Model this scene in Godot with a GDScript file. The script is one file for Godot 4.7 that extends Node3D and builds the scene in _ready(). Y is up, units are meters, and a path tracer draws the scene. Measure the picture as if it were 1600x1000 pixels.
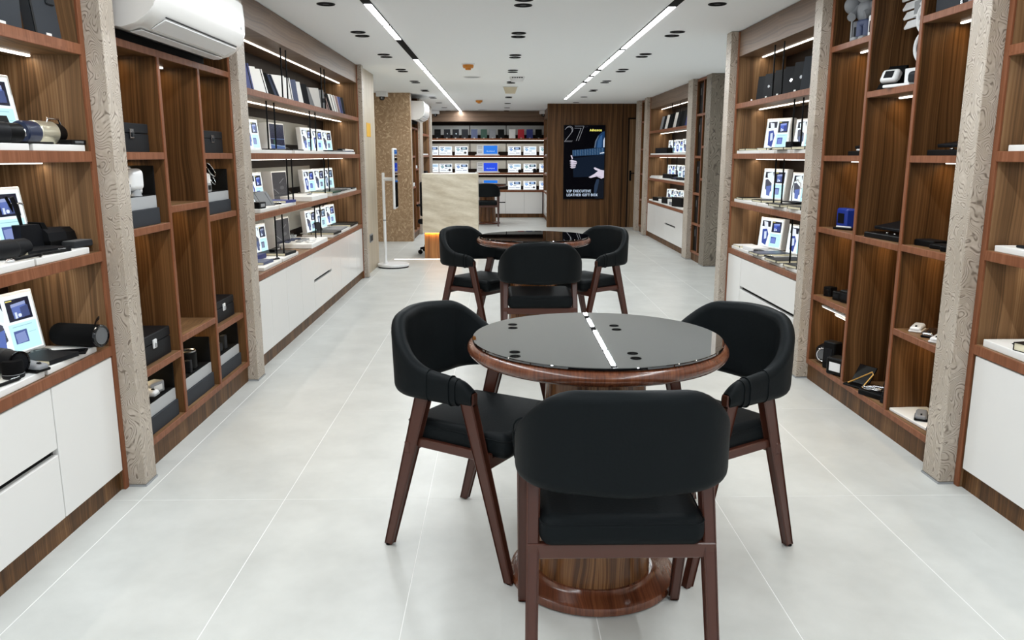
extends Node3D

const CEIL := 2.43
const LX := -1.605        # front plane of the left shelving
const RX := 1.985         # front plane of the right shelving
var M := {}
var taken := {}
var rng := RandomNumberGenerator.new()


# ---------------------------------------------------------------- mesh builder
class MB:
	var v := PackedVector3Array()
	var n := PackedVector3Array()
	var uv := PackedVector2Array()
	var ix := PackedInt32Array()

	func face(pts: Array, nn: Vector3, xf := Transform3D(), uvs: Array = []) -> void:
		var s := v.size()
		var nw := (xf.basis * nn).normalized()
		for i in pts.size():
			v.append(xf * (pts[i] as Vector3)); n.append(nw)
			uv.append(uvs[i] if uvs.size() else Vector2.ZERO)
		var g := (v[s + 1] - v[s]).cross(v[s + 2] - v[s])
		for i in range(1, pts.size() - 1):
			if g.dot(nw) > 0.0: ix.append_array([s, s + i + 1, s + i])
			else: ix.append_array([s, s + i, s + i + 1])

	# a box with chamfered edges
	func box(c: Vector3, s: Vector3, b := 0.0, xf := Transform3D()) -> MB:
		var h := s * 0.5
		b = minf(b, minf(h.x, minf(h.y, h.z)) * 0.9)
		for ax in 3:
			var a1 := (ax + 1) % 3
			var a2 := (ax + 2) % 3
			for sg in [-1.0, 1.0]:
				var nn := Vector3.ZERO; nn[ax] = sg
				var pts := []
				for q in [[-1, -1], [1, -1], [1, 1], [-1, 1]]:
					var p := Vector3.ZERO
					p[ax] = sg * h[ax]; p[a1] = q[0] * (h[a1] - b); p[a2] = q[1] * (h[a2] - b)
					pts.append(c + p)
				face(pts, nn, xf)
			if b > 0.0:
				for s1 in [-1.0, 1.0]:
					for s2 in [-1.0, 1.0]:
						var nn := Vector3.ZERO; nn[a1] = s1; nn[a2] = s2
						var pts := []
						for q in [[-1, 0], [1, 0], [1, 1], [-1, 1]]:
							var p := Vector3.ZERO
							p[ax] = q[0] * (h[ax] - b)
							p[a1] = s1 * (h[a1] - (b if q[1] else 0.0)); p[a2] = s2 * (h[a2] - (0.0 if q[1] else b))
							pts.append(c + p)
						face(pts, nn.normalized(), xf)
		if b > 0.0:
			for sx in [-1.0, 1.0]:
				for sy in [-1.0, 1.0]:
					for sz in [-1.0, 1.0]:
						var k := Vector3(sx, sy, sz) * h
						face([c + k - Vector3(0, sy, sz) * b, c + k - Vector3(sx, 0, sz) * b, c + k - Vector3(sx, sy, 0) * b], Vector3(sx, sy, sz).normalized(), xf)
		return self

	# a box with rounded edges
	func rbox(c: Vector3, s: Vector3, r: float, seg := 3, xf := Transform3D()) -> MB:
		var h := s * 0.5
		r = minf(r, minf(h.x, minf(h.y, h.z)) * 0.999)
		var rows := []
		var lats := []
		for i in seg + 1: lats.append([-PI / 2 + PI / 2 * i / seg, -1.0])
		for i in seg + 1: lats.append([PI / 2 * i / seg, 1.0])
		var lons := []
		for q in 4:
			for i in seg + 1: lons.append([q * PI / 2 + PI / 2 * i / seg, q])
		var sgx := [1.0, -1.0, -1.0, 1.0]
		var sgz := [1.0, 1.0, -1.0, -1.0]
		var base := v.size()
		for la in lats:
			for lo in lons:
				var d := Vector3(cos(la[0]) * cos(lo[0]), sin(la[0]), cos(la[0]) * sin(lo[0]))
				var o := Vector3(sgx[lo[1]] * (h.x - r), la[1] * (h.y - r), sgz[lo[1]] * (h.z - r))
				v.append(xf * (c + o + d * r)); n.append((xf.basis * d).normalized()); uv.append(Vector2.ZERO)
		var w := lons.size()
		for i in lats.size() - 1:
			for j in w:
				var a: int = base + i * w + j
				var b2: int = base + i * w + (j + 1) % w
				ix.append_array([a, b2, b2 + w, a, b2 + w, a + w])
		for sg in [-1.0, 1.0]:
			face([c + Vector3(h.x - r, sg * h.y, h.z - r), c + Vector3(-h.x + r, sg * h.y, h.z - r), c + Vector3(-h.x + r, sg * h.y, -h.z + r), c + Vector3(h.x - r, sg * h.y, -h.z + r)], Vector3(0, sg, 0), xf)
		return self

	# turned solid; profile points are (radius, height)
	func lathe(pr: Array, seg := 24, xf := Transform3D(), sharp := 35.0) -> MB:
		for k in pr.size() - 1:
			var a: Vector2 = pr[k]
			var b: Vector2 = pr[k + 1]
			if a.distance_to(b) < 1e-6: continue
			var nn := Vector2(b.y - a.y, a.x - b.x).normalized()
			var na := nn
			var nb := nn
			if k > 0:
				var z: Vector2 = pr[k - 1]
				var pn := Vector2(a.y - z.y, z.x - a.x).normalized()
				if pn.dot(nn) > cos(deg_to_rad(sharp)): na = (pn + nn).normalized()
			if k < pr.size() - 2:
				var z2: Vector2 = pr[k + 2]
				var qn := Vector2(z2.y - b.y, b.x - z2.x).normalized()
				if qn.dot(nn) > cos(deg_to_rad(sharp)): nb = (qn + nn).normalized()
			var s := v.size()
			for i in seg + 1:
				var t := TAU * i / seg
				var d := Vector3(cos(t), 0, sin(t))
				for e in [[a, na], [b, nb]]:
					v.append(xf * (d * e[0].x + Vector3(0, e[0].y, 0)))
					n.append((xf.basis * (d * e[1].x + Vector3(0, e[1].y, 0))).normalized()); uv.append(Vector2.ZERO)
			for i in seg:
				var q := s + i * 2
				ix.append_array([q, q + 1, q + 3, q, q + 3, q + 2])
		return self

	func tube(pts: Array, r, seg := 8, closed := false) -> MB:
		var m := pts.size()
		var s := v.size()
		var up := Vector3.UP
		var prev := Vector3.ZERO
		for i in m:
			var a: Vector3 = pts[(i - 1 + m) % m] if closed or i > 0 else pts[i]
			var b: Vector3 = pts[(i + 1) % m] if closed or i < m - 1 else pts[i]
			var t := (b - a).normalized()
			if prev == Vector3.ZERO:
				prev = t.cross(up if absf(t.dot(up)) < 0.9 else Vector3.RIGHT).normalized()
			prev = (prev - t * prev.dot(t)).normalized()
			var o := t.cross(prev)
			var rr: float = r[i] if r is Array else r
			for j in seg:
				var an := TAU * j / seg
				var d := prev * cos(an) + o * sin(an)
				v.append(pts[i] + d * rr); n.append(d); uv.append(Vector2.ZERO)
		for i in (m if closed else m - 1):
			for j in seg:
				var a2 := s + i * seg + j
				var b2 := s + i * seg + (j + 1) % seg
				var c2 := s + ((i + 1) % m) * seg + j
				var d2 := s + ((i + 1) % m) * seg + (j + 1) % seg
				ix.append_array([a2, c2, d2, a2, d2, b2])
		if not closed:
			for e in [0, m - 1]:
				var ring := []
				for j in seg: ring.append(v[s + e * seg + j])
				face(ring, ((pts[0] - pts[1]) if e == 0 else (pts[m - 1] - pts[m - 2])).normalized())
		return self

	# outline in x, y pushed along z from z0 to z1
	func prism(poly: Array, z0: float, z1: float, xf := Transform3D()) -> MB:
		var pk := PackedVector2Array(poly)
		var area := 0.0
		for i in pk.size():
			var p := pk[i]
			var q := pk[(i + 1) % pk.size()]
			area += p.x * q.y - q.x * p.y
		var sg := 1.0 if area > 0 else -1.0
		for i in pk.size():
			var p := pk[i]
			var q := pk[(i + 1) % pk.size()]
			var nn := Vector3(q.y - p.y, p.x - q.x, 0) * sg
			face([Vector3(p.x, p.y, z0), Vector3(q.x, q.y, z0), Vector3(q.x, q.y, z1), Vector3(p.x, p.y, z1)], nn.normalized(), xf)
		var tr := Geometry2D.triangulate_polygon(pk)
		for k in range(0, tr.size(), 3):
			for e in [[z0, -1.0], [z1, 1.0]]:
				var pts := []
				for j in 3: pts.append(Vector3(pk[tr[k + j]].x, pk[tr[k + j]].y, e[0]))
				face(pts, Vector3(0, 0, e[1]), xf)
		return self

	# smooth skin over rows of points; each row is a closed ring
	func skin(rows: Array, cap0 := true, cap1 := true, flip := false) -> MB:
		var s := v.size()
		var w: int = rows[0].size()
		var nn := PackedVector3Array(); nn.resize(rows.size() * w)
		var q := []
		for i in rows.size() - 1:
			for j in w:
				var a := i * w + j
				var b := i * w + (j + 1) % w
				q.append([a, b, b + w, a + w])
		for f in q:
			var pa: Vector3 = rows[f[0] / w][f[0] % w]
			var pb: Vector3 = rows[f[1] / w][f[1] % w]
			var pc: Vector3 = rows[f[2] / w][f[2] % w]
			var pd: Vector3 = rows[f[3] / w][f[3] % w]
			var g := (pc - pa).cross(pd - pb)
			if flip: g = -g
			for e in f: nn[e] += g
		for i in rows.size():
			for j in w:
				v.append(rows[i][j]); n.append(nn[i * w + j].normalized()); uv.append(Vector2.ZERO)
		for f in q:
			if flip: ix.append_array([s + f[0], s + f[1], s + f[2], s + f[0], s + f[2], s + f[3]])
			else: ix.append_array([s + f[0], s + f[2], s + f[1], s + f[0], s + f[3], s + f[2]])
		for e in [[cap0, 0, 1], [cap1, rows.size() - 1, rows.size() - 2]]:
			if e[0]:
				var mid := Vector3.ZERO
				var mid2 := Vector3.ZERO
				for p in rows[e[1]]: mid += p / w
				for p in rows[e[2]]: mid2 += p / w
				face(Array(rows[e[1]]), (mid - mid2).normalized())
		return self

	func mesh() -> ArrayMesh:
		for k in range(0, ix.size(), 3):
			var p := ix[k]
			var q := ix[k + 1]
			var w := ix[k + 2]
			if (v[q] - v[p]).cross(v[w] - v[p]).dot(n[p] + n[q] + n[w]) > 0.0:
				ix[k + 1] = w; ix[k + 2] = q
		var a := []
		a.resize(Mesh.ARRAY_MAX)
		a[Mesh.ARRAY_VERTEX] = v; a[Mesh.ARRAY_NORMAL] = n; a[Mesh.ARRAY_TEX_UV] = uv; a[Mesh.ARRAY_INDEX] = ix
		var m := ArrayMesh.new()
		m.add_surface_from_arrays(Mesh.PRIMITIVE_TRIANGLES, a)
		return m


# ---------------------------------------------------------------- scene helpers
func numbered(called: String) -> String:
	var k: int = taken.get(called, 0)
	taken[called] = k + 1
	return called if k == 0 else "%s_%03d" % [called, k]


func put(parent: Node, called: String, m, mat: String, at := Vector3.ZERO) -> MeshInstance3D:
	var o := MeshInstance3D.new()
	o.name = called
	o.mesh = m.mesh() if m is MB else m
	o.material_override = M[mat]
	o.position = at
	parent.add_child(o, true)
	return o


func thing(called: String, label: String, category: String, at := Vector3.ZERO, yaw := 0.0, group := "") -> Node3D:
	var o := Node3D.new()
	o.name = numbered(called)
	add_child(o)
	o.position = at
	o.rotation_degrees.y = yaw
	o.set_meta("label", label); o.set_meta("category", category)
	if group: o.set_meta("group", group)
	return o


func solo(called: String, m, mat: String, label: String, category: String, at := Vector3.ZERO, yaw := 0.0, group := "") -> MeshInstance3D:
	var o := put(self, numbered(called), m, mat, at)
	o.rotation_degrees.y = yaw
	o.set_meta("label", label); o.set_meta("category", category)
	if group: o.set_meta("group", group)
	return o


func dup(src: Node3D, label: String, at: Vector3, yaw: float) -> Node3D:
	var base := String(src.name).rstrip("0123456789").trim_suffix("_")
	var r: Node3D = src.duplicate()
	r.name = numbered(base)
	add_child(r)
	r.position = at; r.rotation_degrees.y = yaw
	r.set_meta("label", label)
	return r


func shell(called: String, x0: float, x1: float, y0: float, y1: float, z0: float, z1: float, mat: String, label: String, category: String, parent: Node = self) -> MeshInstance3D:
	var o := put(parent, called, bx(x0, x1, y0, y1, z0, z1), mat)
	if parent == self:
		o.set_meta("kind", "structure"); o.set_meta("label", label); o.set_meta("category", category)
	return o


# box from extents; z0, z1 are distances ahead of the camera
func bx(x0: float, x1: float, y0: float, y1: float, z0: float, z1: float, b := 0.0) -> MB:
	return MB.new().box(Vector3((x0 + x1) / 2, (y0 + y1) / 2, -(z0 + z1) / 2), Vector3(absf(x1 - x0), absf(y1 - y0), absf(z1 - z0)), b)


# box in a thing's own axes from extents
func lb(x0: float, x1: float, y0: float, y1: float, z0: float, z1: float, b := 0.0) -> MB:
	return MB.new().box(Vector3((x0 + x1) / 2, (y0 + y1) / 2, (z0 + z1) / 2), Vector3(absf(x1 - x0), absf(y1 - y0), absf(z1 - z0)), b)


func at_(x: float, y: float, z: float) -> Vector3: return Vector3(x, y, -z)
func ls(e: float, y: float, z: float) -> Vector3: return Vector3(LX - e, y, -z)
func rs(e: float, y: float, z: float) -> Vector3: return Vector3(RX + e, y, -z)
func lie(p := Vector3.ZERO) -> Transform3D: return Transform3D(Basis(Vector3(0, 0, 1), -PI / 2), p)     # a lathe laid along +x
func facing(p := Vector3.ZERO) -> Transform3D: return Transform3D(Basis(Vector3(1, 0, 0), PI / 2), p)    # a lathe axis turned to +z


func area(parent: Node, at: Vector3, size: Vector2, energy: float, tint: Color, down := true) -> AreaLight3D:
	var l := AreaLight3D.new()
	l.name = "lamp"
	l.area_size = size
	l.light_energy = energy
	l.light_color = tint
	l.area_range = 30.0
	l.area_attenuation = 2.0
	l.shadow_enabled = true
	if down: l.rotation_degrees.x = -90
	l.position = at
	parent.add_child(l, true)
	return l


# ---------------------------------------------------------------- pictures and materials
func fill_poly(im: Image, pts: Array, c: Color) -> void:
	var y0 := 1e9
	var y1 := -1e9
	for p in pts:
		y0 = minf(y0, p.y); y1 = maxf(y1, p.y)
	for y in range(maxi(0, int(y0)), mini(im.get_height(), int(y1) + 1)):
		var xs := []
		for i in pts.size():
			var a: Vector2 = pts[i]
			var b: Vector2 = pts[(i + 1) % pts.size()]
			if (a.y <= y + 0.5) != (b.y <= y + 0.5):
				xs.append(a.x + (y + 0.5 - a.y) / (b.y - a.y) * (b.x - a.x))
		xs.sort()
		for i in range(0, xs.size() - 1, 2):
			for x in range(maxi(0, int(xs[i])), mini(im.get_width(), int(xs[i + 1]) + 1)):
				im.set_pixel(x, y, c)


func poly(im: Image, flat: Array, c: Color) -> void:
	var pts := []
	for i in range(0, flat.size(), 2): pts.append(Vector2(flat[i], flat[i + 1]))
	fill_poly(im, pts, c)


func line(im: Image, a: Vector2, b: Vector2, w: float, c: Color) -> void:
	var d := (b - a).normalized().orthogonal() * w * 0.5
	fill_poly(im, [a + d, b + d, b - d, a - d], c)


func disc(im: Image, x: float, y: float, rx: float, ry: float, c: Color) -> void:
	var pts := []
	for i in 24: pts.append(Vector2(x + rx * cos(TAU * i / 24), y + ry * sin(TAU * i / 24)))
	fill_poly(im, pts, c)


func rect(im: Image, x: int, y: int, w: int, h: int, c: Color) -> void: im.fill_rect(Rect2i(x, y, w, h), c)
func rgb(r: int, g: int, b: int) -> Color: return Color(r / 255.0, g / 255.0, b / 255.0)


func noise(freq: float, seed_: int, oct := 3) -> FastNoiseLite:
	var f := FastNoiseLite.new()
	f.noise_type = FastNoiseLite.TYPE_SIMPLEX_SMOOTH
	f.frequency = freq; f.seed = seed_; f.fractal_octaves = oct
	return f


# straight grained veneer; the edges are blended so that repeats meet
func wood_picture(w: int, h: int, dark: Color, mid: Color, light: Color, seed_: int, along_x := false, contrast := 1.0) -> ImageTexture:
	var fine := noise(0.13, seed_, 3)
	var wide := noise(0.016, seed_ + 1, 2)
	var warp := noise(0.004, seed_ + 2, 2)
	var im := Image.create(w, h, false, Image.FORMAT_RGB8)
	for x in w:
		var fx := x / float(w)
		for y in h:
			var sy := y / float(h)
			var wv := warp.get_noise_2d(x * 1.6, y * 0.8) * (1.0 - sy) + warp.get_noise_2d(x * 1.6, (y - h) * 0.8) * sy
			var xx := x + wv * 14.0
			var t := (fine.get_noise_2d(xx, y * 0.006) * (1.0 - fx) + fine.get_noise_2d(xx - w, y * 0.006) * fx) * 0.62
			var band := wide.get_noise_2d(xx * 1.3, y * 0.05) * (1.0 - fx) + wide.get_noise_2d((xx - w) * 1.3, y * 0.05) * fx
			var k := clampf(0.5 + contrast * (t + band * 0.5), 0.0, 1.0)
			var c := dark.lerp(mid, k * 2.0) if k < 0.5 else mid.lerp(light, k * 2.0 - 1.0)
			im.set_pixel(x, y, c)
	if along_x: im.rotate_90(CLOCKWISE)
	return ImageTexture.create_from_image(im)


# swirling contour lines of a burl, ink thin on a pale ground
func burl_picture(w: int, h: int, base: Color, lite: Color, ink: Color, seed_: int, freq: float, rings: float, strength: float) -> ImageTexture:
	var a := noise(freq, seed_, 2)
	var wx := noise(freq * 0.8, seed_ + 5, 2)
	var f := noise(freq * 4.0, seed_ + 9, 2)
	var im := Image.create(w, h, false, Image.FORMAT_RGB8)
	var amp := 0.42 / freq
	for x in w:
		for y in h:
			var dx := wx.get_noise_2d(x, y * 0.7) * amp
			var dy := wx.get_noise_2d(x + 300.0, y * 0.7 + 90.0) * amp
			var g := a.get_noise_2d(x + dx, (y + dy) * 0.6) * rings
			var fr := absf(g - floorf(g) - 0.5) * 2.0
			var thin := f.get_noise_2d(x, y)
			var l := smoothstep(0.55, 0.95, fr) * clampf(0.75 + thin * 1.4, 0.1, 1.0)
			var c := base.lerp(lite, clampf(0.5 + thin * 0.6 + a.get_noise_2d(x * 0.4, y * 0.3) * 0.6, 0.0, 1.0)).lerp(ink, clampf(l * strength, 0.0, 1.0))
			im.set_pixel(x, y, c)
	return ImageTexture.create_from_image(im)


func mat(called: String, c: Color, rough := 0.5, metal := 0.0, spec := 0.5) -> StandardMaterial3D:
	var m := StandardMaterial3D.new()
	m.albedo_color = c; m.roughness = rough; m.metallic = metal; m.metallic_specular = spec
	m.resource_name = called
	M[called] = m
	return m


func tri(m: StandardMaterial3D, tex: Texture2D, scale: Vector3, world := true) -> StandardMaterial3D:
	m.albedo_texture = tex
	m.uv1_triplanar = true
	m.uv1_world_triplanar = world
	m.uv1_scale = scale
	m.uv1_triplanar_sharpness = 8.0
	return m


func glow(called: String, c: Color, e: float) -> void:
	var m := mat(called, c, 0.5)
	m.emission_enabled = true; m.emission = c; m.emission_energy_multiplier = e


func picture(called: String, im: Image, e: float) -> void:
	var m := mat(called, Color(0.02, 0.02, 0.02), 0.25)
	m.emission_enabled = true
	m.emission_texture = ImageTexture.create_from_image(im)
	m.emission_energy_multiplier = e


func make_materials() -> void:
	var walnut := wood_picture(640, 900, rgb(48, 31, 15), rgb(90, 61, 35), rgb(130, 94, 60), 11, false, 0.82)
	var walnut2 := wood_picture(512, 800, rgb(78, 58, 39), rgb(122, 92, 64), rgb(160, 128, 94), 23, false, 0.85)
	var trim := wood_picture(256, 256, rgb(116, 70, 46), rgb(130, 81, 55), rgb(144, 94, 68), 31)
	var fascia := wood_picture(384, 384, rgb(94, 72, 55), rgb(116, 91, 71), rgb(134, 109, 87), 37, true)
	var mahog := wood_picture(384, 384, rgb(66, 34, 22), rgb(98, 54, 34), rgb(130, 78, 50), 41, false, 0.7)
	var zebra := wood_picture(384, 384, rgb(58, 34, 18), rgb(104, 66, 36), rgb(150, 106, 64), 43)
	var oak := wood_picture(384, 384, rgb(160, 146, 126), rgb(182, 169, 148), rgb(198, 187, 168), 47, false, 0.8)
	var amber := wood_picture(256, 256, rgb(112, 72, 36), rgb(160, 110, 60), rgb(196, 146, 90), 53)
	tri(mat("walnut", Color.WHITE, 0.45, 0.0, 0.28), walnut, Vector3(0.9, 0.405, 0.9))
	tri(mat("walnut_pale", Color.WHITE, 0.45, 0.0, 0.28), walnut2, Vector3(1.1, 0.405, 1.1))
	tri(mat("trim", Color.WHITE, 0.42, 0.0, 0.28), trim, Vector3(2.2, 2.2, 2.2))
	tri(mat("fascia", Color.WHITE, 0.45), fascia, Vector3(1.0, 1.6, 1.0))
	tri(mat("mahogany", Color.WHITE, 0.24), mahog, Vector3(2.5, 2.5, 2.5), false)
	M.mahogany.clearcoat_enabled = true; M.mahogany.clearcoat = 0.35; M.mahogany.clearcoat_roughness = 0.2
	tri(mat("pedestal_wood", Color.WHITE, 0.25), zebra, Vector3(2.0, 2.0, 2.0), false)
	tri(mat("oak", Color.WHITE, 0.5), oak, Vector3(1.0, 1.0, 1.0))
	tri(mat("amber_wood", Color.WHITE, 0.4), amber, Vector3(2.0, 2.0, 2.0))
	mat("leg_wood", rgb(74, 39, 28), 0.32)
	tri(mat("burl", Color.WHITE, 0.45), burl_picture(520, 2040, rgb(174, 161, 146), rgb(198, 187, 174), rgb(98, 86, 74), 5, 0.0085, 8.5, 0.78), Vector3(1.62, 0.408, 1.62))
	tri(mat("burl_dark", Color.WHITE, 0.5), burl_picture(900, 900, rgb(150, 120, 89), rgb(168, 138, 106), rgb(212, 186, 152), 8, 0.011, 5.0, 0.85), Vector3(0.41, 0.41, 0.41))
	tri(mat("burl_grey", Color.WHITE, 0.5), burl_picture(700, 900, rgb(122, 112, 99), rgb(140, 130, 116), rgb(72, 63, 54), 9, 0.011, 5.5, 0.8), Vector3(0.53, 0.41, 0.53))
	# travertine, with faint slanting bands
	var tn := noise(0.006, 71, 4)
	var tf := noise(0.06, 72, 3)
	var im := Image.create(512, 512, false, Image.FORMAT_RGB8)
	for x in 512:
		for y in 512:
			var k := 0.6 + tn.get_noise_2d(x * 1.1, y * 4.8 - x * 0.8) * 0.7 + tf.get_noise_2d(x * 1.1, y * 3.4) * 0.16
			im.set_pixel(x, y, rgb(186, 172, 148).lerp(rgb(228, 219, 200), clampf(k, 0, 1)))
	tri(mat("travertine", Color.WHITE, 0.4), ImageTexture.create_from_image(im), Vector3(0.5, 0.5, 0.5))
	# porcelain tile: pale, with soft clouds
	var cn := noise(0.009, 81, 4)
	im = Image.create(512, 512, false, Image.FORMAT_RGB8)
	for x in 512:
		for y in 512:
			var k := 0.5 + cn.get_noise_2d(x, y) * 0.55 + tf.get_noise_2d(x * 0.8, y * 0.8) * 0.12
			im.set_pixel(x, y, rgb(193, 194, 190).lerp(rgb(211, 212, 208), clampf(k, 0, 1)))
	tri(mat("porcelain", Color.WHITE, 0.34, 0.0, 0.45), ImageTexture.create_from_image(im), Vector3(0.55, 0.55, 0.55))
	mat("grout", rgb(242, 242, 240), 0.8)
	mat("plaster", rgb(226, 227, 228), 0.9)
	mat("ceiling_paint", rgb(246, 248, 249), 0.9)
	mat("cream_paint", rgb(214, 202, 176), 0.9)
	mat("white_lacquer", rgb(230, 228, 225), 0.16)
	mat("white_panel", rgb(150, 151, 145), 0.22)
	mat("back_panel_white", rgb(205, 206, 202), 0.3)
	mat("white_plastic", rgb(232, 232, 232), 0.32)
	mat("white_board", rgb(236, 235, 232), 0.45)
	mat("grey_plastic", rgb(150, 152, 154), 0.4)
	mat("mid_grey", rgb(96, 98, 100), 0.5)
	mat("dark_grey", rgb(42, 44, 47), 0.5, 0.0, 0.25)
	mat("charcoal", rgb(23, 24, 27), 0.5, 0.0, 0.25)
	mat("black", rgb(10, 10, 11), 0.45, 0.0, 0.25)
	mat("black_gloss", rgb(10, 10, 12), 0.12)
	mat("black_matte", rgb(9, 9, 10), 0.8, 0.0, 0.25)
	mat("foam", rgb(11, 11, 12), 0.95, 0.0, 0.25)
	mat("steel", rgb(190, 192, 196), 0.22, 1.0)
	mat("chrome", rgb(225, 226, 230), 0.08, 1.0)
	mat("gold", rgb(206, 200, 178), 0.3, 0.7)
	mat("brass", rgb(206, 160, 90), 0.3, 1.0)
	mat("navy", rgb(26, 38, 66), 0.35)
	mat("blue", rgb(34, 48, 122), 0.5)
	mat("slate_blue", rgb(62, 72, 104), 0.5)
	mat("royal_blue", rgb(20, 52, 150), 0.45)
	mat("green", rgb(20, 64, 48), 0.5)
	mat("red", rgb(186, 18, 40), 0.5)
	mat("dusty_pink", rgb(170, 140, 136), 0.5)
	mat("silver_grey", rgb(128, 130, 134), 0.5)
	mat("folder_grey", rgb(52, 55, 60), 0.6, 0.0, 0.25)
	mat("dark_folder", rgb(32, 33, 36), 0.6, 0.0, 0.25)
	mat("pale_sleeve", rgb(172, 174, 176), 0.4)
	mat("paper", rgb(226, 218, 190), 0.8)
	mat("yellow", rgb(208, 156, 14), 0.6)
	mat("orange", rgb(206, 128, 30), 0.4)
	mat("brown_dark", rgb(34, 23, 16), 0.6, 0.0, 0.25)
	# leather with a fine grain
	var g := NoiseTexture2D.new()
	g.width = 512; g.height = 512; g.seamless = true; g.as_normal_map = true; g.bump_strength = 2.0
	var gn := noise(0.035, 91, 4)
	g.noise = gn
	var le := mat("leather", rgb(17, 21, 23), 0.55, 0.0, 0.22)
	le.normal_enabled = true; le.normal_texture = g; le.normal_scale = 0.25
	le.uv1_triplanar = true; le.uv1_scale = Vector3(4, 4, 4)
	var gl := mat("table_glass", rgb(8, 8, 9), 0.015, 0.0, 1.0)
	gl.clearcoat_enabled = true; gl.clearcoat = 1.0; gl.clearcoat_roughness = 0.01
	mat("screen_glass", rgb(8, 9, 11), 0.05)
	var cl := mat("clear_acrylic", Color(0.9, 0.95, 0.98, 0.18), 0.05)
	cl.transparency = BaseMaterial3D.TRANSPARENCY_ALPHA
	glow("strip_glow", Color(1, 1, 1), 6.0)
	glow("shelf_glow", Color(1.0, 0.97, 0.92), 4.0)
	glow("warm_glow", Color(1.0, 0.78, 0.42), 3.0)
	glow("letter_white", Color(0.72, 0.78, 0.86), 0.55)
	glow("letter_yellow", Color(0.95, 0.92, 0.45), 0.9)
	make_pictures()


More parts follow.
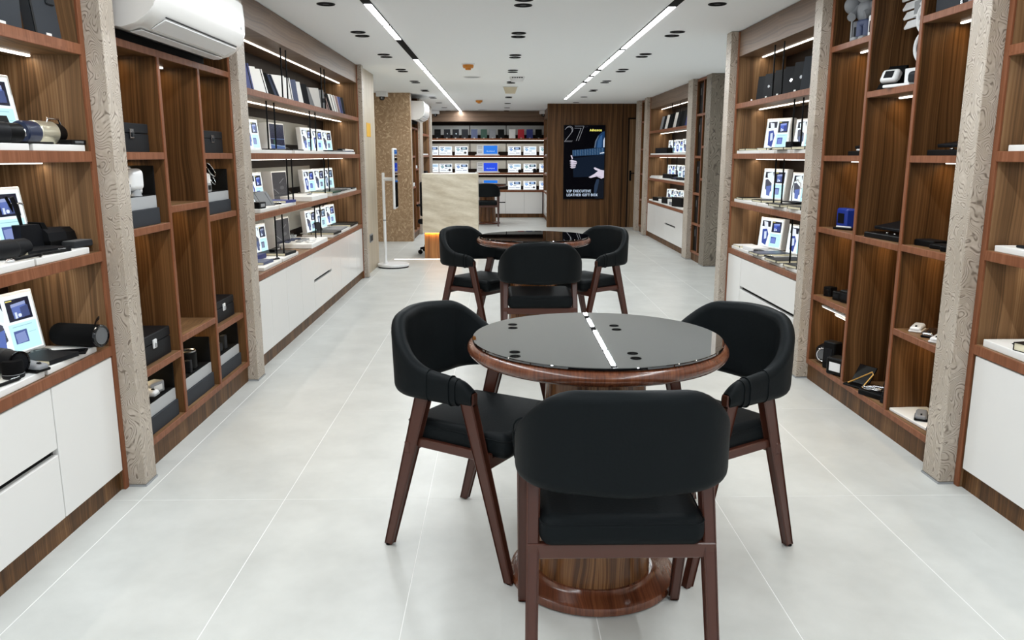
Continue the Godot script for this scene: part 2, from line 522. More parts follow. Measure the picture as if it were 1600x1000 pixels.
func make_pictures() -> void:
	var ink := rgb(22, 26, 46)
	var cyan := rgb(196, 240, 246)
	for k in 4:                                              # upright lightbox prints: a figure at the left, product photos at the right
		var im := Image.create(200, 256, false, Image.FORMAT_RGB8)
		im.fill(rgb(240, 250, 252))
		rect(im, 96, 128, 98, 122, cyan)
		var blue: Color = [rgb(92, 112, 178), rgb(66, 92, 190), rgb(80, 92, 128), rgb(96, 128, 160)][k]
		rect(im, 104, 18, 84, 98, ink)
		poly(im, [120, 40, 172, 34, 176, 104, 124, 106], blue)
		poly(im, [120, 40, 172, 34, 173, 48, 121, 54], blue.lightened(0.35))
		poly(im, [150, 60, 178, 54, 180, 104, 152, 106], blue.darkened(0.3))
		rect(im, 128, 78, 8, 28, rgb(210, 222, 240))
		disc(im, 145, 94, 6, 8, rgb(220, 230, 245))
		rect(im, 106, 22, 22, 5, rgb(230, 214, 110))
		rect(im, 108, 160, 46, 58, blue.darkened(0.15))
		poly(im, [112, 172, 146, 168, 150, 214, 114, 216], blue.lightened(0.25))
		rect(im, 108, 140, 70, 3, rgb(150, 196, 206))
		rect(im, 160, 176, 26, 2, rgb(150, 206, 210))
		rect(im, 14, 18, 76, 54, ink)
		if k % 2 == 0:
			poly(im, [30, 30, 78, 18, 92, 70, 84, 110, 36, 66], rgb(226, 240, 246))
			poly(im, [20, 90, 40, 84, 78, 120, 84, 190, 60, 210, 26, 170], ink.lightened(0.22))
			poly(im, [34, 150, 80, 140, 72, 236, 44, 230], blue)
		else:
			poly(im, [26, 22, 62, 30, 70, 80, 40, 92], rgb(222, 228, 240))
			poly(im, [22, 100, 62, 92, 80, 140, 66, 244, 30, 226], blue.darkened(0.2))
			poly(im, [40, 120, 60, 116, 66, 180, 46, 190], rgb(206, 218, 240))
		picture("print_%d" % k, im, 1.15)
	for k in 4:                                              # broad lightbox prints of gift sets
		var im := Image.create(160, 116, false, Image.FORMAT_RGB8)
		im.fill(rgb(244, 249, 252))
		var b: Color = [rgb(74, 122, 190), rgb(96, 150, 196), rgb(88, 140, 150), rgb(84, 148, 226)][k]
		rect(im, 14, 10, 50, 9, rgb(96, 110, 130))
		poly(im, [14, 34, 40, 22, 62, 44, 36, 64], b)
		poly(im, [20, 38, 38, 29, 52, 44, 36, 56], b.lightened(0.4))
		rect(im, 74, 10, 78, 34, rgb(26, 52, 84) if k != 1 else rgb(186, 214, 232))
		poly(im, [88, 16, 128, 14, 136, 36, 94, 38], b.lightened(0.45))
		rect(im, 68, 56, 34, 10, rgb(140, 168, 190))
		rect(im, 14, 86, 70, 6, rgb(120, 132, 156))
		rect(im, 94, 84, 50, 8, rgb(86, 100, 140) if k == 0 else rgb(170, 180, 192))
		if k == 2: disc(im, 128, 84, 15, 15, rgb(44, 40, 42))
		if k == 3: poly(im, [118, 96, 122, 78, 132, 68, 142, 78, 146, 96], rgb(22, 22, 30))
		picture("set_print_%d" % k, im, 1.05)
	for k in 2:                                              # blue notebook-computer pictures with a line of small white script
		var im := Image.create(128, 74, false, Image.FORMAT_RGB8)
		im.fill([rgb(8, 124, 238), rgb(8, 74, 240)][k])
		for i in 11:
			var x := 26.0 + i * 7.0
			line(im, Vector2(x, 52 + (i * 5) % 4), Vector2(x + 4.5, 46 + (i * 3) % 5), 2.2, rgb(210, 236, 255))
			if i % 3 == 1: line(im, Vector2(x + 3, 42), Vector2(x + 3, 55), 1.8, rgb(210, 236, 255))
		picture("blue_print_%d" % k, im, 0.9)
	for k in 2:                                              # dark pictures on the large lightboxes of the left wall
		var im := Image.create(96, 150, false, Image.FORMAT_RGB8)
		im.fill([rgb(14, 24, 66), rgb(86, 86, 90)][k])
		if k == 0:
			rect(im, 0, 78, 96, 3, rgb(130, 160, 210)); rect(im, 20, 84, 12, 26, rgb(60, 110, 90))
			poly(im, [0, 112, 60, 118, 96, 112, 96, 148, 0, 148], rgb(84, 120, 190))
			line(im, Vector2(0, 110), Vector2(96, 120), 4, rgb(190, 220, 244))
		else:
			line(im, Vector2(46, 60), Vector2(76, 34), 4, rgb(150, 150, 152))
			disc(im, 60, 86, 14, 10, rgb(120, 120, 122)); rect(im, 0, 122, 96, 10, rgb(40, 40, 52))
			line(im, Vector2(4, 88), Vector2(34, 116), 3, rgb(160, 160, 160))
		picture("dark_print_%d" % k, im, 0.6)
	# the wall screen
	var tv := Image.create(320, 574, false, Image.FORMAT_RGB8)
	tv.fill(rgb(3, 3, 7))
	poly(tv, [238, 172, 246, 120, 268, 78, 300, 48, 318, 44, 319, 180], rgb(28, 56, 92))
	poly(tv, [262, 172, 266, 120, 284, 84, 300, 70, 296, 176], rgb(52, 88, 132))
	poly(tv, [310, 116, 319, 92, 319, 176, 310, 176], rgb(214, 222, 238))
	poly(tv, [238, 172, 246, 120, 268, 78, 272, 84, 254, 122, 246, 174], rgb(92, 108, 128))
	poly(tv, [68, 252, 319, 228, 319, 398, 78, 404], rgb(17, 27, 42))
	poly(tv, [66, 190, 319, 168, 319, 228, 68, 242], rgb(20, 36, 58))
	for i in 26: line(tv, Vector2(70 + i * 9.7, 192 - i * 0.8), Vector2(72 + i * 9.7, 236 - i * 0.5), 4.4, rgb(48, 84, 122) if i % 2 else rgb(84, 116, 150))
	line(tv, Vector2(284, 216), Vector2(318, 210), 7, rgb(220, 226, 240))
	# hands that carry the box
	var skin := rgb(214, 206, 222)
	poly(tv, [52, 232, 62, 230, 70, 256, 64, 262], skin)
	for i in 4: poly(tv, [44 + i * 2, 276 + i * 16, 60, 266 + i * 17, 96 + (8 if i == 1 else 0), 276 + i * 15, 104 - i * 6, 286 + i * 15, 62, 284 + i * 17], skin.darkened(i * 0.04))
	poly(tv, [198, 404, 246, 376, 272, 354, 248, 344, 236, 330, 248, 326, 290, 344, 319, 350, 319, 408, 300, 416, 262, 398, 214, 410], skin)
	line(tv, Vector2(252, 392), Vector2(300, 404), 3, rgb(150, 140, 160))
	poly(tv, [262, 420, 284, 418, 276, 480, 258, 560, 242, 540, 246, 470], rgb(40, 54, 74))
	poly(tv, [284, 430, 319, 420, 319, 573, 250, 573, 270, 500], rgb(20, 24, 32))
	# the outlined 27
	var wl := rgb(150, 152, 158)
	var two := [12, 24, 26, 8, 44, 4, 60, 10, 68, 26, 64, 46, 48, 66, 8, 118, 66, 118]
	for off in [Vector2(0, 0), Vector2(-6, 7)]:
		for i in range(0, two.size() - 2, 2): line(tv, Vector2(two[i], two[i + 1]) + off, Vector2(two[i + 2], two[i + 3]) + off, 2.4, wl)
	for q in [[82, 4, 154, 4], [154, 4, 112, 118], [80, 20, 132, 20], [132, 20, 94, 118]]: line(tv, Vector2(q[0], q[1]), Vector2(q[2], q[3]), 2.4, wl)
	line(tv, Vector2(158, 13), Vector2(186, 8), 2.0, rgb(60, 62, 70))
	picture("wall_screen_print", tv, 1.0)
	M.wall_screen_print.metallic_specular = 0.1


func _ready() -> void:
	rng.seed = 7
	# camera
	var cam := Camera3D.new()
	cam.name = "camera"
	cam.position = Vector3(0, 1.42, 0)
	cam.rotation_degrees = Vector3(-11.5555, -0.8743, 0)
	cam.fov = rad_to_deg(2.0 * atan(500.0 / 1254.3))
	cam.near = 0.05
	cam.far = 60.0
	add_child(cam)
	# light from the sky does not reach this closed shop; its own lamps light it
	var we := WorldEnvironment.new()
	we.name = "world"
	var e := Environment.new()
	e.background_mode = Environment.BG_COLOR
	e.background_color = Color(0.6, 0.65, 0.7)
	e.tonemap_mode = Environment.TONE_MAPPER_LINEAR
	e.tonemap_exposure = EXPOSURE
	e.sdfgi_enabled = true; e.ssao_enabled = true; e.ssil_enabled = true
	we.environment = e
	add_child(we)
	make_materials()
	ceiling_strips()
	build_room()
	build_columns()
	build_units()
	build_tables_and_chairs()
	build_reception()
	build_wall_fittings()
	build_ceiling_fittings()
	stock_near_left()
	stock_left_cubbies()
	stock_left_display()
	stock_right_display()
	stock_right_cubbies()
	stock_near_right()
	stock_far_right()
	stock_back()
	stock_far_left()


const EXPOSURE := 1.0
const STRIP_ENERGY := 1.07
const WHITE := Color(0.958, 0.984, 1.0)


# lit lengths (distance ahead) of the two ceiling strips
func ceiling_strips() -> void:
	var lit_left := [[-3.6, -2.2], [-2.1, -0.7], [-0.6, 0.8], [0.9, 2.3], [2.4, 3.8], [3.9, 4.95], [5.75, 6.62], [6.68, 7.42], [8.92, 9.98], [10.1, 10.78], [10.86, 12.36], [12.46, 14.4], [14.52, 14.98], [15.06, 19.3]]
	var lit_right := [[-3.6, -1.8], [-1.6, 0.2], [0.4, 2.2], [2.4, 4.2], [4.3, 5.3], [5.82, 8.02], [8.14, 8.78], [8.86, 9.84], [10.1, 10.6], [10.84, 11.4], [11.74, 12.5], [12.62, 12.98], [13.1, 13.9], [14.0, 14.22], [14.4, 14.98]]
	var k := 0
	for lit in [lit_left, lit_right]:
		var x: float = [-0.887, 1.19][k]
		var zend: float = [19.35, 15.1][k]
		var t := thing("linear_ceiling_light", ["long white linear light recessed in the ceiling, along the left shelving", "long white linear light recessed in the ceiling, along the right shelving"][k], "ceiling light", at_(x, CEIL, 0), 0.0, "linear ceiling lights")
		put(t, "track", MB.new().box(Vector3(0, -0.002, -(zend - 4.0) / 2), Vector3(0.062, 0.008, zend + 4.0)), "black_matte")
		for s in lit:
			var mid: float = -(s[0] + s[1]) / 2
			var len_: float = s[1] - s[0]
			var seg := put(t, "light_segment", MB.new().box(Vector3.ZERO, Vector3(0.05, 0.008, len_)), "strip_glow", Vector3(0, -0.006, mid))
			area(seg, Vector3(0, -0.008, 0), Vector2(0.045, len_ * 0.98), STRIP_ENERGY * len_, WHITE)
		k += 1


# ---------------------------------------------------------------- the room
func build_room() -> void:
	var fl := shell("floor", -3.5, 4.0, -0.12, -0.0006, -4.2, 20.0, "grout", "pale grey porcelain floor of long tiles with thin white joints", "floor")
	shell("slab", -3.5, 4.0, -0.0006, 0.0, 15.185, 20.0, "porcelain", "", "", fl)
	shell("slab", -3.5, 4.0, -0.0006, 0.0, -4.2, 0.779, "porcelain", "", "", fl)
	var tm := MB.new().box(Vector3(0, -0.004, 0), Vector3(0.602, 0.008, 1.197), 0.0004).mesh()
	for r in 12:
		for c in 12:
			var x := -3.33 + 0.605 * c
			put(fl, "tile", tm, "porcelain", Vector3(x + 0.3025, 0.0, -(0.782 + 1.2 * r + 0.6)))
	shell("ceiling", -3.6, 4.1, CEIL, CEIL + 0.14, -4.3, 20.1, "ceiling_paint", "smooth pale grey painted ceiling with recessed lights", "ceiling")
	shell("wall_left", -2.2, -2.07, 0, CEIL, -4.2, 9.56, "plaster", "plain wall behind the left shelving units", "wall")
	shell("wall_right", 2.44, 2.56, 0, CEIL, -4.2, 7.1, "plaster", "plain wall behind the right shelving units", "wall")
	shell("wall_near", -3.6, 4.1, 0, CEIL, -4.3, -4.2, "plaster", "plain front wall of the shop", "wall")
	shell("wall_panel", -3.5, -1.6, 0, CEIL, 9.57, 10.62, "oak", "pale oak wall panel beyond the left shelving, with a yellow sticker", "wall panel")
	shell("wall_recess", -3.6, -3.5, 0, CEIL, 10.0, 20.0, "cream_paint", "cream wall of the side recess beside the pale oak panel", "wall")
	shell("wall_burl", -3.5, -1.465, 0, CEIL, 13.6, 13.72, "burl_dark", "brown burl veneer wall facing the camera behind the white screen stand", "wall")
	shell("wall_far_left", -2.1, -1.98, 0, CEIL, 13.72, 19.5, "plaster", "wall behind the far left shelving", "wall")
	shell("wall_back", -2.1, 1.4, 0, CEIL, 19.42, 19.54, "plaster", "back wall behind the product shelves", "wall")
	var sw := shell("wall_screen", 0.954, 3.4, 0, CEIL, 16.33, 16.45, "walnut", "walnut panelled wall that carries the large upright screen", "wall")
	shell("groove", 2.44, 2.452, 0, CEIL, 16.322, 16.335, "brown_dark", "", "", sw)
	shell("wall_screen_side", 1.3, 1.4, 0, CEIL, 16.45, 19.5, "walnut", "walnut return wall at the right of the back shelves", "wall")
	shell("wall_alcove", 3.3, 3.4, 0, CEIL, 7.0, 16.4, "plaster", "wall of the alcove behind the far right shelving", "wall")
	shell("wall_alcove_end", 2.44, 3.4, 0, CEIL, 7.0, 7.12, "plaster", "short wall closing the near end of the right alcove", "wall")
	# door in the walnut wall
	var d := thing("door_1", "walnut door flush in the panelled wall right of the large screen", "door", at_(2.62, 0, 16.33))
	d.set_meta("kind", "structure")
	put(d, "door_leaf", lb(-0.04, 0.72, 0.0, 2.13, 0.0, 0.012, 0.002), "walnut_pale")
	put(d, "door_frame", MB.new().box(Vector3(-0.055, 1.08, 0.012), Vector3(0.03, 2.16, 0.024), 0.003).box(Vector3(0.34, 2.145, 0.012), Vector3(0.82, 0.03, 0.024), 0.003), "brown_dark")
	var h := put(d, "door_handle", MB.new().box(Vector3(0.0, 1.03, 0.018), Vector3(0.04, 0.2, 0.012), 0.003), "black")
	put(h, "lever", MB.new().tube([Vector3(0.0, 1.08, 0.02), Vector3(0.0, 1.08, 0.06), Vector3(0.03, 1.08, 0.066), Vector3(0.14, 1.08, 0.066)], 0.009, 8), "black")


func column(label: String, x0: float, x1: float, z0: float, z1: float, m := "burl") -> void:
	var t := thing("burl_column", label, "column", at_((x0 + x1) / 2, 0, (z0 + z1) / 2), 0.0, "burl clad columns")
	put(t, "cladding", MB.new().box(Vector3(0, CEIL / 2 + 0.004, 0), Vector3(x1 - x0, CEIL - 0.01, z1 - z0), 0.003), m)
	put(t, "base_joint", MB.new().box(Vector3(0, 0.004, 0), Vector3(x1 - x0 + 0.006, 0.008, z1 - z0 + 0.006)), "grey_plastic")


func build_columns() -> void:
	column("grey burl column between the nearest left shelves and the left cubbies", -2.06, -1.553, 3.326, 3.44)
	column("grey burl column between the left cubbies and the long left display", -2.06, -1.556, 5.012, 5.16)
	column("grey burl column at the far end of the long left display", -2.06, -1.556, 9.46, 9.565)
	column("grey burl column at the right edge, beside the nearest right shelves", 1.932, 2.43, 3.3, 3.438)
	column("grey burl column between the right cubbies and the right display", 1.926, 2.43, 5.024, 5.14)
	column("grey burl column at the far end of the right display", 1.926, 2.43, 6.96, 7.1)
	column("thick dark burl pillar standing back beyond the right display", 2.65, 3.29, 10.37, 10.62, "burl_grey")
	column("slim burl column between the tall black folders and the far right display", 2.6, 3.29, 11.15, 11.42)
	column("slim burl column at the far end of the far right display", 2.6, 3.29, 14.58, 14.8)
	column("slim burl column nearest the walnut door", 2.6, 3.29, 15.42, 15.68)
	column("slim burl column left of the far left cubbies, edge of the burl wall", -1.97, -1.462, 13.725, 13.8)
	column("slim burl column between the far left cubbies and books", -1.97, -1.43, 14.9, 15.4)
	column("slim burl column at the far end of the far left books", -1.97, -1.43, 17.2, 17.5)


const SHELF_ENERGY := 0.1


func led(parent: Node, x0: float, x1: float, y: float, z: float, e: float, tint := Color(1.0, 0.965, 0.9), m := "shelf_glow") -> void:
	var s := put(parent, "led_strip", MB.new().box(Vector3.ZERO, Vector3(x1 - x0, 0.008, 0.014), 0.001), m, Vector3((x0 + x1) / 2, y - 0.004, z))
	area(s, Vector3(0, -0.007, 0), Vector2(x1 - x0, 0.012), e * (x1 - x0), tint)


# a tall open display with lit shelves over a run of white cupboards.
# side: -1 on the left wall, 1 on the right, 0 facing the camera; z0..z1 are distances ahead of the camera
func display_unit(label: String, side: int, front: float, z0: float, z1: float, D: float, doors: Array, panels: Array, rods: Array, o := {}) -> Node3D:
	var W := z1 - z0
	var at := at_(front, 0, z0)
	var yaw := 90.0
	if side == 1: at = at_(front, 0, z1); yaw = -90.0
	if side == 0: at = at_(z0, 0, front); yaw = 0.0
	var ux := func(z: float) -> float: return z - z0 if side <= 0 else z1 - z
	var u := thing("display_cabinet", label, "display cabinet", at, yaw, "display cabinets")
	var ys: Array = o.get("ys", [1.845, 1.437, 1.038, 0.64])
	var top: float = o.get("top", 2.225)
	var wood: String = o.get("wood", "walnut_pale")
	for k in 2:
		if o.get("skip_side", -1) == k: continue
		var x: float = 0.0 if k == 0 else W - 0.03
		put(u, "side_panel", lb(x, x + 0.03, 0, CEIL - 0.005, -D, -0.012, 0.001), wood)
		put(u, "edge_trim", lb(x - 0.001, x + 0.031, 0, CEIL - 0.005, -0.012, 0.0, 0.002), "trim")
	put(u, "back_panel", lb(0.03, W - 0.03, 0.1, CEIL - 0.01, -D - 0.02, -D), o.get("back", "brown_dark"))
	var inner0 := 0.031
	var inner1 := W - 0.031
	var prev := top
	for i in ys.size():
		var y: float = ys[i]
		var s := put(u, "counter" if i == ys.size() - 1 else "shelf", lb(inner0, inner1, y - 0.04, y, -D, -0.008, 0.001), wood)
		put(s, "shelf_edge", lb(inner0, inner1, y - 0.041, y + 0.001, -0.008, 0.0, 0.002), "trim")
		for p in (panels if i > 0 or o.has("panel") else []):
			var a: float = ux.call(p[0])
			var b: float = ux.call(p[1])
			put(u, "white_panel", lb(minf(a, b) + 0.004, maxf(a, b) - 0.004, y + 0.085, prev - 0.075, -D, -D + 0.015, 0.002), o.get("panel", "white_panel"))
		prev = y - 0.04
	# lamps under the top and under every shelf but the counter
	var lamp_ys := [] if o.get("no_top_lamp", false) else [top]
	for i in ys.size() - 1: lamp_ys.append(ys[i] - 0.04)
	for i in lamp_ys.size():
		led(u, 0.042, W - 0.042, lamp_ys[i], -0.2, SHELF_ENERGY * o.get("lamp", 1.0))
	var f := put(u, "fascia", lb(inner0, inner1, top, CEIL - 0.005, -D, -0.006, 0.001), o.get("fascia", "fascia"))
	f.set_meta("label", "greyish brown wood fascia above the shelves")
	# cupboards
	put(u, "plinth", lb(inner0, inner1, 0.0, 0.088, -D, -0.02), "walnut")
	put(u, "carcass", lb(inner0, inner1, 0.09, ys[-1] - 0.05, -D, -0.035), "mid_grey")
	for d in doors:
		var a: float = ux.call(d[0])
		var b: float = ux.call(d[1])
		var x0 := minf(a, b) + 0.0015
		var x1 := maxf(a, b) - 0.0015
		var yt: float = ys[-1] - 0.046
		if d.size() > 2:
			put(u, "drawer", lb(x0, x1, 0.365, yt, -0.03, -0.004, 0.002), "white_lacquer")
			put(u, "drawer", lb(x0, x1, 0.092, 0.34, -0.03, -0.004, 0.002), "white_lacquer")
			put(u, "grip_recess", lb(x0 + 0.004, x1 - 0.004, 0.338, 0.367, -0.04, -0.028), "black_matte")
		else:
			put(u, "door", lb(x0, x1, 0.092, yt, -0.03, -0.004, 0.002), "white_lacquer")
	# slim black suspension rods between shelves: [tier, distance, setback]
	for r in rods:
		var tops := [top] + ys
		var x: float = ux.call(r[1])
		var y1: float = tops[r[0]] - (0.04 if r[0] > 0 else 0.0)
		var y0: float = tops[r[0] + 1]
		put(u, "support_rod", MB.new().lathe([Vector2(0, y0), Vector2(0.006, y0), Vector2(0.006, y1), Vector2(0, y1)], 8, Transform3D(Basis(), Vector3(x, 0, -r[2]))), "black")
	return u


# a wall of cubbies in three columns with shelves at different heights
func cubby_unit(label: String, side: int, front: float, z0: float, z1: float, D: float, cols: Array, top_rail: float) -> Node3D:
	var W := z1 - z0
	var at := at_(front, 0, z0) if side == -1 else at_(front, 0, z1)
	var ux := func(z: float) -> float: return z - z0 if side == -1 else z1 - z
	var u := thing("cubby_cabinet", label, "cubby cabinet", at, 90.0 if side == -1 else -90.0, "cubby cabinets")
	put(u, "back_panel", lb(0, W, 0.0, CEIL - 0.01, -D - 0.02, -D), "walnut")
	put(u, "plinth", lb(0.0, W, 0.0, 0.104, -D, -0.015), "walnut")
	var br := put(u, "base_board", lb(0, W, 0.105, 0.135, -D, -0.008), "walnut_pale")
	put(br, "board_edge", lb(0, W, 0.104, 0.136, -0.008, 0.0, 0.002), "trim")
	var top_y := CEIL - 0.03
	if top_rail > 0.0:
		var tr := put(u, "top_board", lb(0, W, top_rail - 0.03, top_rail, -D, -0.008), "walnut")
		put(tr, "board_edge", lb(0, W, top_rail - 0.032, top_rail + 0.001, -0.008, 0.0, 0.002), "trim")
		top_y = top_rail - 0.03
	var edges := [0.0]
	for c in cols: edges.append(c[0])
	for k in cols.size() + 1:
		var x: float
		if k == 0: x = 0.0
		elif k == cols.size(): x = W - 0.028
		else: x = ux.call(cols[k - 1][1]) if side == -1 else ux.call(cols[k - 1][0])
		var y1 := top_y if k > 0 and k < cols.size() else CEIL - 0.005
		var dv := put(u, "divider" if k > 0 and k < cols.size() else "side_panel", lb(x, x + 0.028, 0.135, y1, -D, -0.008), "walnut")
		put(dv, "divider_edge", lb(x, x + 0.028, 0.136, y1, -0.008, 0.0, 0.002), "trim")
	for c in cols:
		var a: float = minf(ux.call(c[0]), ux.call(c[1]))
		var b: float = maxf(ux.call(c[0]), ux.call(c[1]))
		a += 0.028
		if c == cols[-1]: b -= 0.028
		var lamps := [top_y if top_rail > 0.0 else 0.0]
		for y in c[2]:
			var s := put(u, "shelf", lb(a + 0.001, b - 0.001, y - 0.03, y, -D, -0.01), "walnut_pale")
			put(s, "shelf_edge", lb(a + 0.001, b - 0.001, y - 0.032, y + 0.001, -0.01, -0.001, 0.002), "trim")
			lamps.append(y - 0.03)
		for y in lamps:
			if y > 0.3: led(u, a + 0.03, b - 0.04, y, -0.17, 0.14, Color(1.0, 0.86, 0.62))
	return u


func build_units() -> void:
	display_unit("nearest left walnut display with lit shelves above a white drawer and cupboard", -1, -1.625, 1.45, 3.325, 0.4,
		[[1.5, 2.0], [2.0, 2.826, 1], [2.83, 3.29]], [], [])
	display_unit("long walnut display on the left wall, notebooks on its top shelf", -1, LX, 5.161, 9.46, 0.4,
		[[5.2, 5.6], [5.6, 6.02], [6.02, 6.47], [6.47, 6.92], [6.92, 7.65, 1], [7.65, 8.1], [8.1, 8.55], [8.55, 8.99], [8.99, 9.425]],
		[[5.2, 6.7], [6.7, 7.7], [7.7, 8.6]],
		[[0, 6.42, 0.06], [0, 6.57, 0.06], [0, 7.82, 0.06], [0, 7.97, 0.06], [1, 5.95, 0.06], [1, 6.15, 0.06], [1, 7.28, 0.06], [1, 7.5, 0.06],
		[2, 6.42, 0.06], [2, 6.57, 0.06], [2, 7.78, 0.06], [2, 7.98, 0.06], [3, 6.0, 0.06], [3, 6.2, 0.06], [3, 7.3, 0.06], [3, 7.52, 0.06]])
	display_unit("walnut display on the right wall between two burl columns, seven notebooks on its top shelf", 1, RX, 5.14, 6.96, 0.4,
		[[5.17, 6.55, 1], [6.55, 6.93]], [[5.17, 5.95]],
		[[0, 6.0, 0.06], [0, 6.2, 0.06], [1, 5.72, 0.06], [1, 5.55, 0.06], [2, 6.02, 0.06], [2, 5.85, 0.06], [3, 5.6, 0.06], [3, 5.45, 0.06]])
	display_unit("nearest right walnut display at the right picture edge, with white cupboard", 1, 2.0, 1.45, 3.3, 0.4, [[1.5, 2.5], [2.5, 3.255]], [], [], {"back": "walnut_pale"})
	display_unit("far right walnut display with a row of lit pictures, beside the tall black folders", 1, 2.66, 11.42, 14.58, 0.4,
		[[11.46, 12.2], [12.2, 13.0, 1], [13.0, 13.8], [13.8, 14.54]], [[11.46, 12.6]], [[0, 13.0, 0.06], [0, 12.4, 0.06], [1, 12.8, 0.06], [2, 13.2, 0.06], [2, 12.5, 0.06]])
	display_unit("back walnut display with a row of upright notebooks over lit pictures and white cupboards", 0, 18.95, -1.65, 1.28, 0.4,
		[[-1.62, -1.0], [-1.0, -0.72], [-0.72, 0.135, 1], [0.135, 0.575], [0.575, 1.0]],
		[[-1.62, -0.7], [-0.69, 0.155], [0.165, 1.25]], [], {"ys": [1.815, 1.43, 1.035, 0.635], "top": 2.19, "lamp": 0.8, "no_top_lamp": true, "panel": "back_panel_white"})
	display_unit("narrow return cabinet at the right of the back display", 1, 1.02, 16.5, 18.94, 0.26, [[16.53, 17.7], [17.7, 18.9]], [], [], {"ys": [1.815, 1.43, 1.035, 0.635], "lamp": 0.3})
	display_unit("far left walnut display with books beyond the second air conditioner", -1, -1.47, 15.4, 17.2, 0.4, [[15.45, 16.3], [16.3, 17.15]], [], [], {"lamp": 0.5})
	cubby_unit("left walnut cubby cabinet with black gift boxes under the air conditioner", -1, LX, 3.441, 5.011, 0.38,
		[[3.441, 3.955, [1.435, 1.102, 0.462]], [3.955, 4.47, [1.178, 0.526]], [4.47, 4.983, [1.435, 1.094, 0.46]]], 1.906)
	cubby_unit("right walnut cubby cabinet with gadgets in uneven compartments", 1, RX, 3.439, 5.023, 0.38,
		[[4.495, 5.023, [2.055, 1.42, 0.987, 0.56]], [3.965, 4.495, [1.758, 0.985]], [3.439, 3.965, [2.06, 1.42, 0.99, 0.567]]], 0.0)
	cubby_unit("far right narrow cubby cabinet holding tall black folders", 1, 2.66, 10.62, 11.15, 0.4, [[10.8, 11.15, [1.97, 1.42, 0.93, 0.52]], [10.62, 10.8, [1.97, 1.55, 1.13, 0.52]]], 2.42)
	cubby_unit("narrow cubby cabinet between the two slim columns by the walnut door", 1, 2.66, 14.8, 15.42, 0.4, [[15.11, 15.42, [2.05, 1.55, 1.1, 0.62]], [14.8, 15.11, [2.05, 1.55, 1.1, 0.62]]], 2.42)
	cubby_unit("far left narrow cubby cabinet under the second air conditioner", -1, -1.47, 13.8, 14.9, 0.4, [[13.8, 14.35, [1.42, 0.9]], [14.35, 14.9, [1.2, 0.6]]], 1.9)


# ---------------------------------------------------------------- tables and chairs
func chair_section(c: Vector3, out: Vector3, yb: float, yt: float, t: float, lean: float) -> PackedVector3Array:
	var pts := PackedVector3Array()
	var h := yt - yb
	var r := t * 0.5
	var m := 5
	for q in 4:
		for i in m:
			var a := PI / 2 * q + PI / 2 * i / (m - 1)
			var sx := 1.0 if q in [0, 3] else -1.0
			var sy := 1.0 if q in [0, 1] else -1.0
			var rx := minf(r * 0.92, 0.024)
			var ry := minf(0.03, h * 0.4)
			var dx := sx * (r - rx) + rx * cos(a)
			var y := (yb + yt) / 2 + sy * (h / 2 - ry) + ry * sin(a)
			pts.append(c + out * (dx + lean * (y - yb) / 0.3) + Vector3(0, y, 0))
	return pts


# where the curved back runs: q from 0 (right arm's front) to 1 (left arm's front); +z is the front of the chair
func chair_path(n: int) -> Array:
	var raw := []
	for i in 17: raw.append(Vector2(0.255, 0.06 - 0.185 * i / 16.0))
	for i in range(1, 24):
		var a := PI / 2 * i / 24.0
		raw.append(Vector2(0.125 + 0.13 * cos(a), -0.125 - 0.13 * sin(a)))
	for i in 12: raw.append(Vector2(0.125 - 0.125 * i / 12.0, -0.255 - 0.016 * sin(PI / 2 * i / 12.0)))
	raw.append(Vector2(0, -0.271))
	var full := raw.duplicate()
	for i in range(raw.size() - 2, -1, -1): full.append(Vector2(-raw[i].x, raw[i].y))
	var cum := [0.0]
	for i in range(1, full.size()): cum.append(cum[-1] + full[i].distance_to(full[i - 1]))
	var out := []
	var k := 0
	for i in n:
		var s: float = cum[-1] * i / (n - 1)
		while k < full.size() - 2 and cum[k + 1] < s: k += 1
		var f: float = clampf((s - cum[k]) / maxf(cum[k + 1] - cum[k], 1e-6), 0, 1)
		var p: Vector2 = full[k].lerp(full[k + 1], f)
		out.append([p, minf(s, cum[-1] - s)])
	return out


func chair_height(s: float) -> Vector2:                  # (bottom, top) at arc length s from the arm's front end
	var top := lerpf(0.692, 0.706, clampf(s / 0.13, 0, 1))
	top += 0.161 * smoothstep(0.11, 0.385, s)
	top += 0.007 * smoothstep(0.36, 0.5, s)
	var bot := 0.597 - 0.006 * smoothstep(0.3, 0.55, s)
	return Vector2(bot, top)


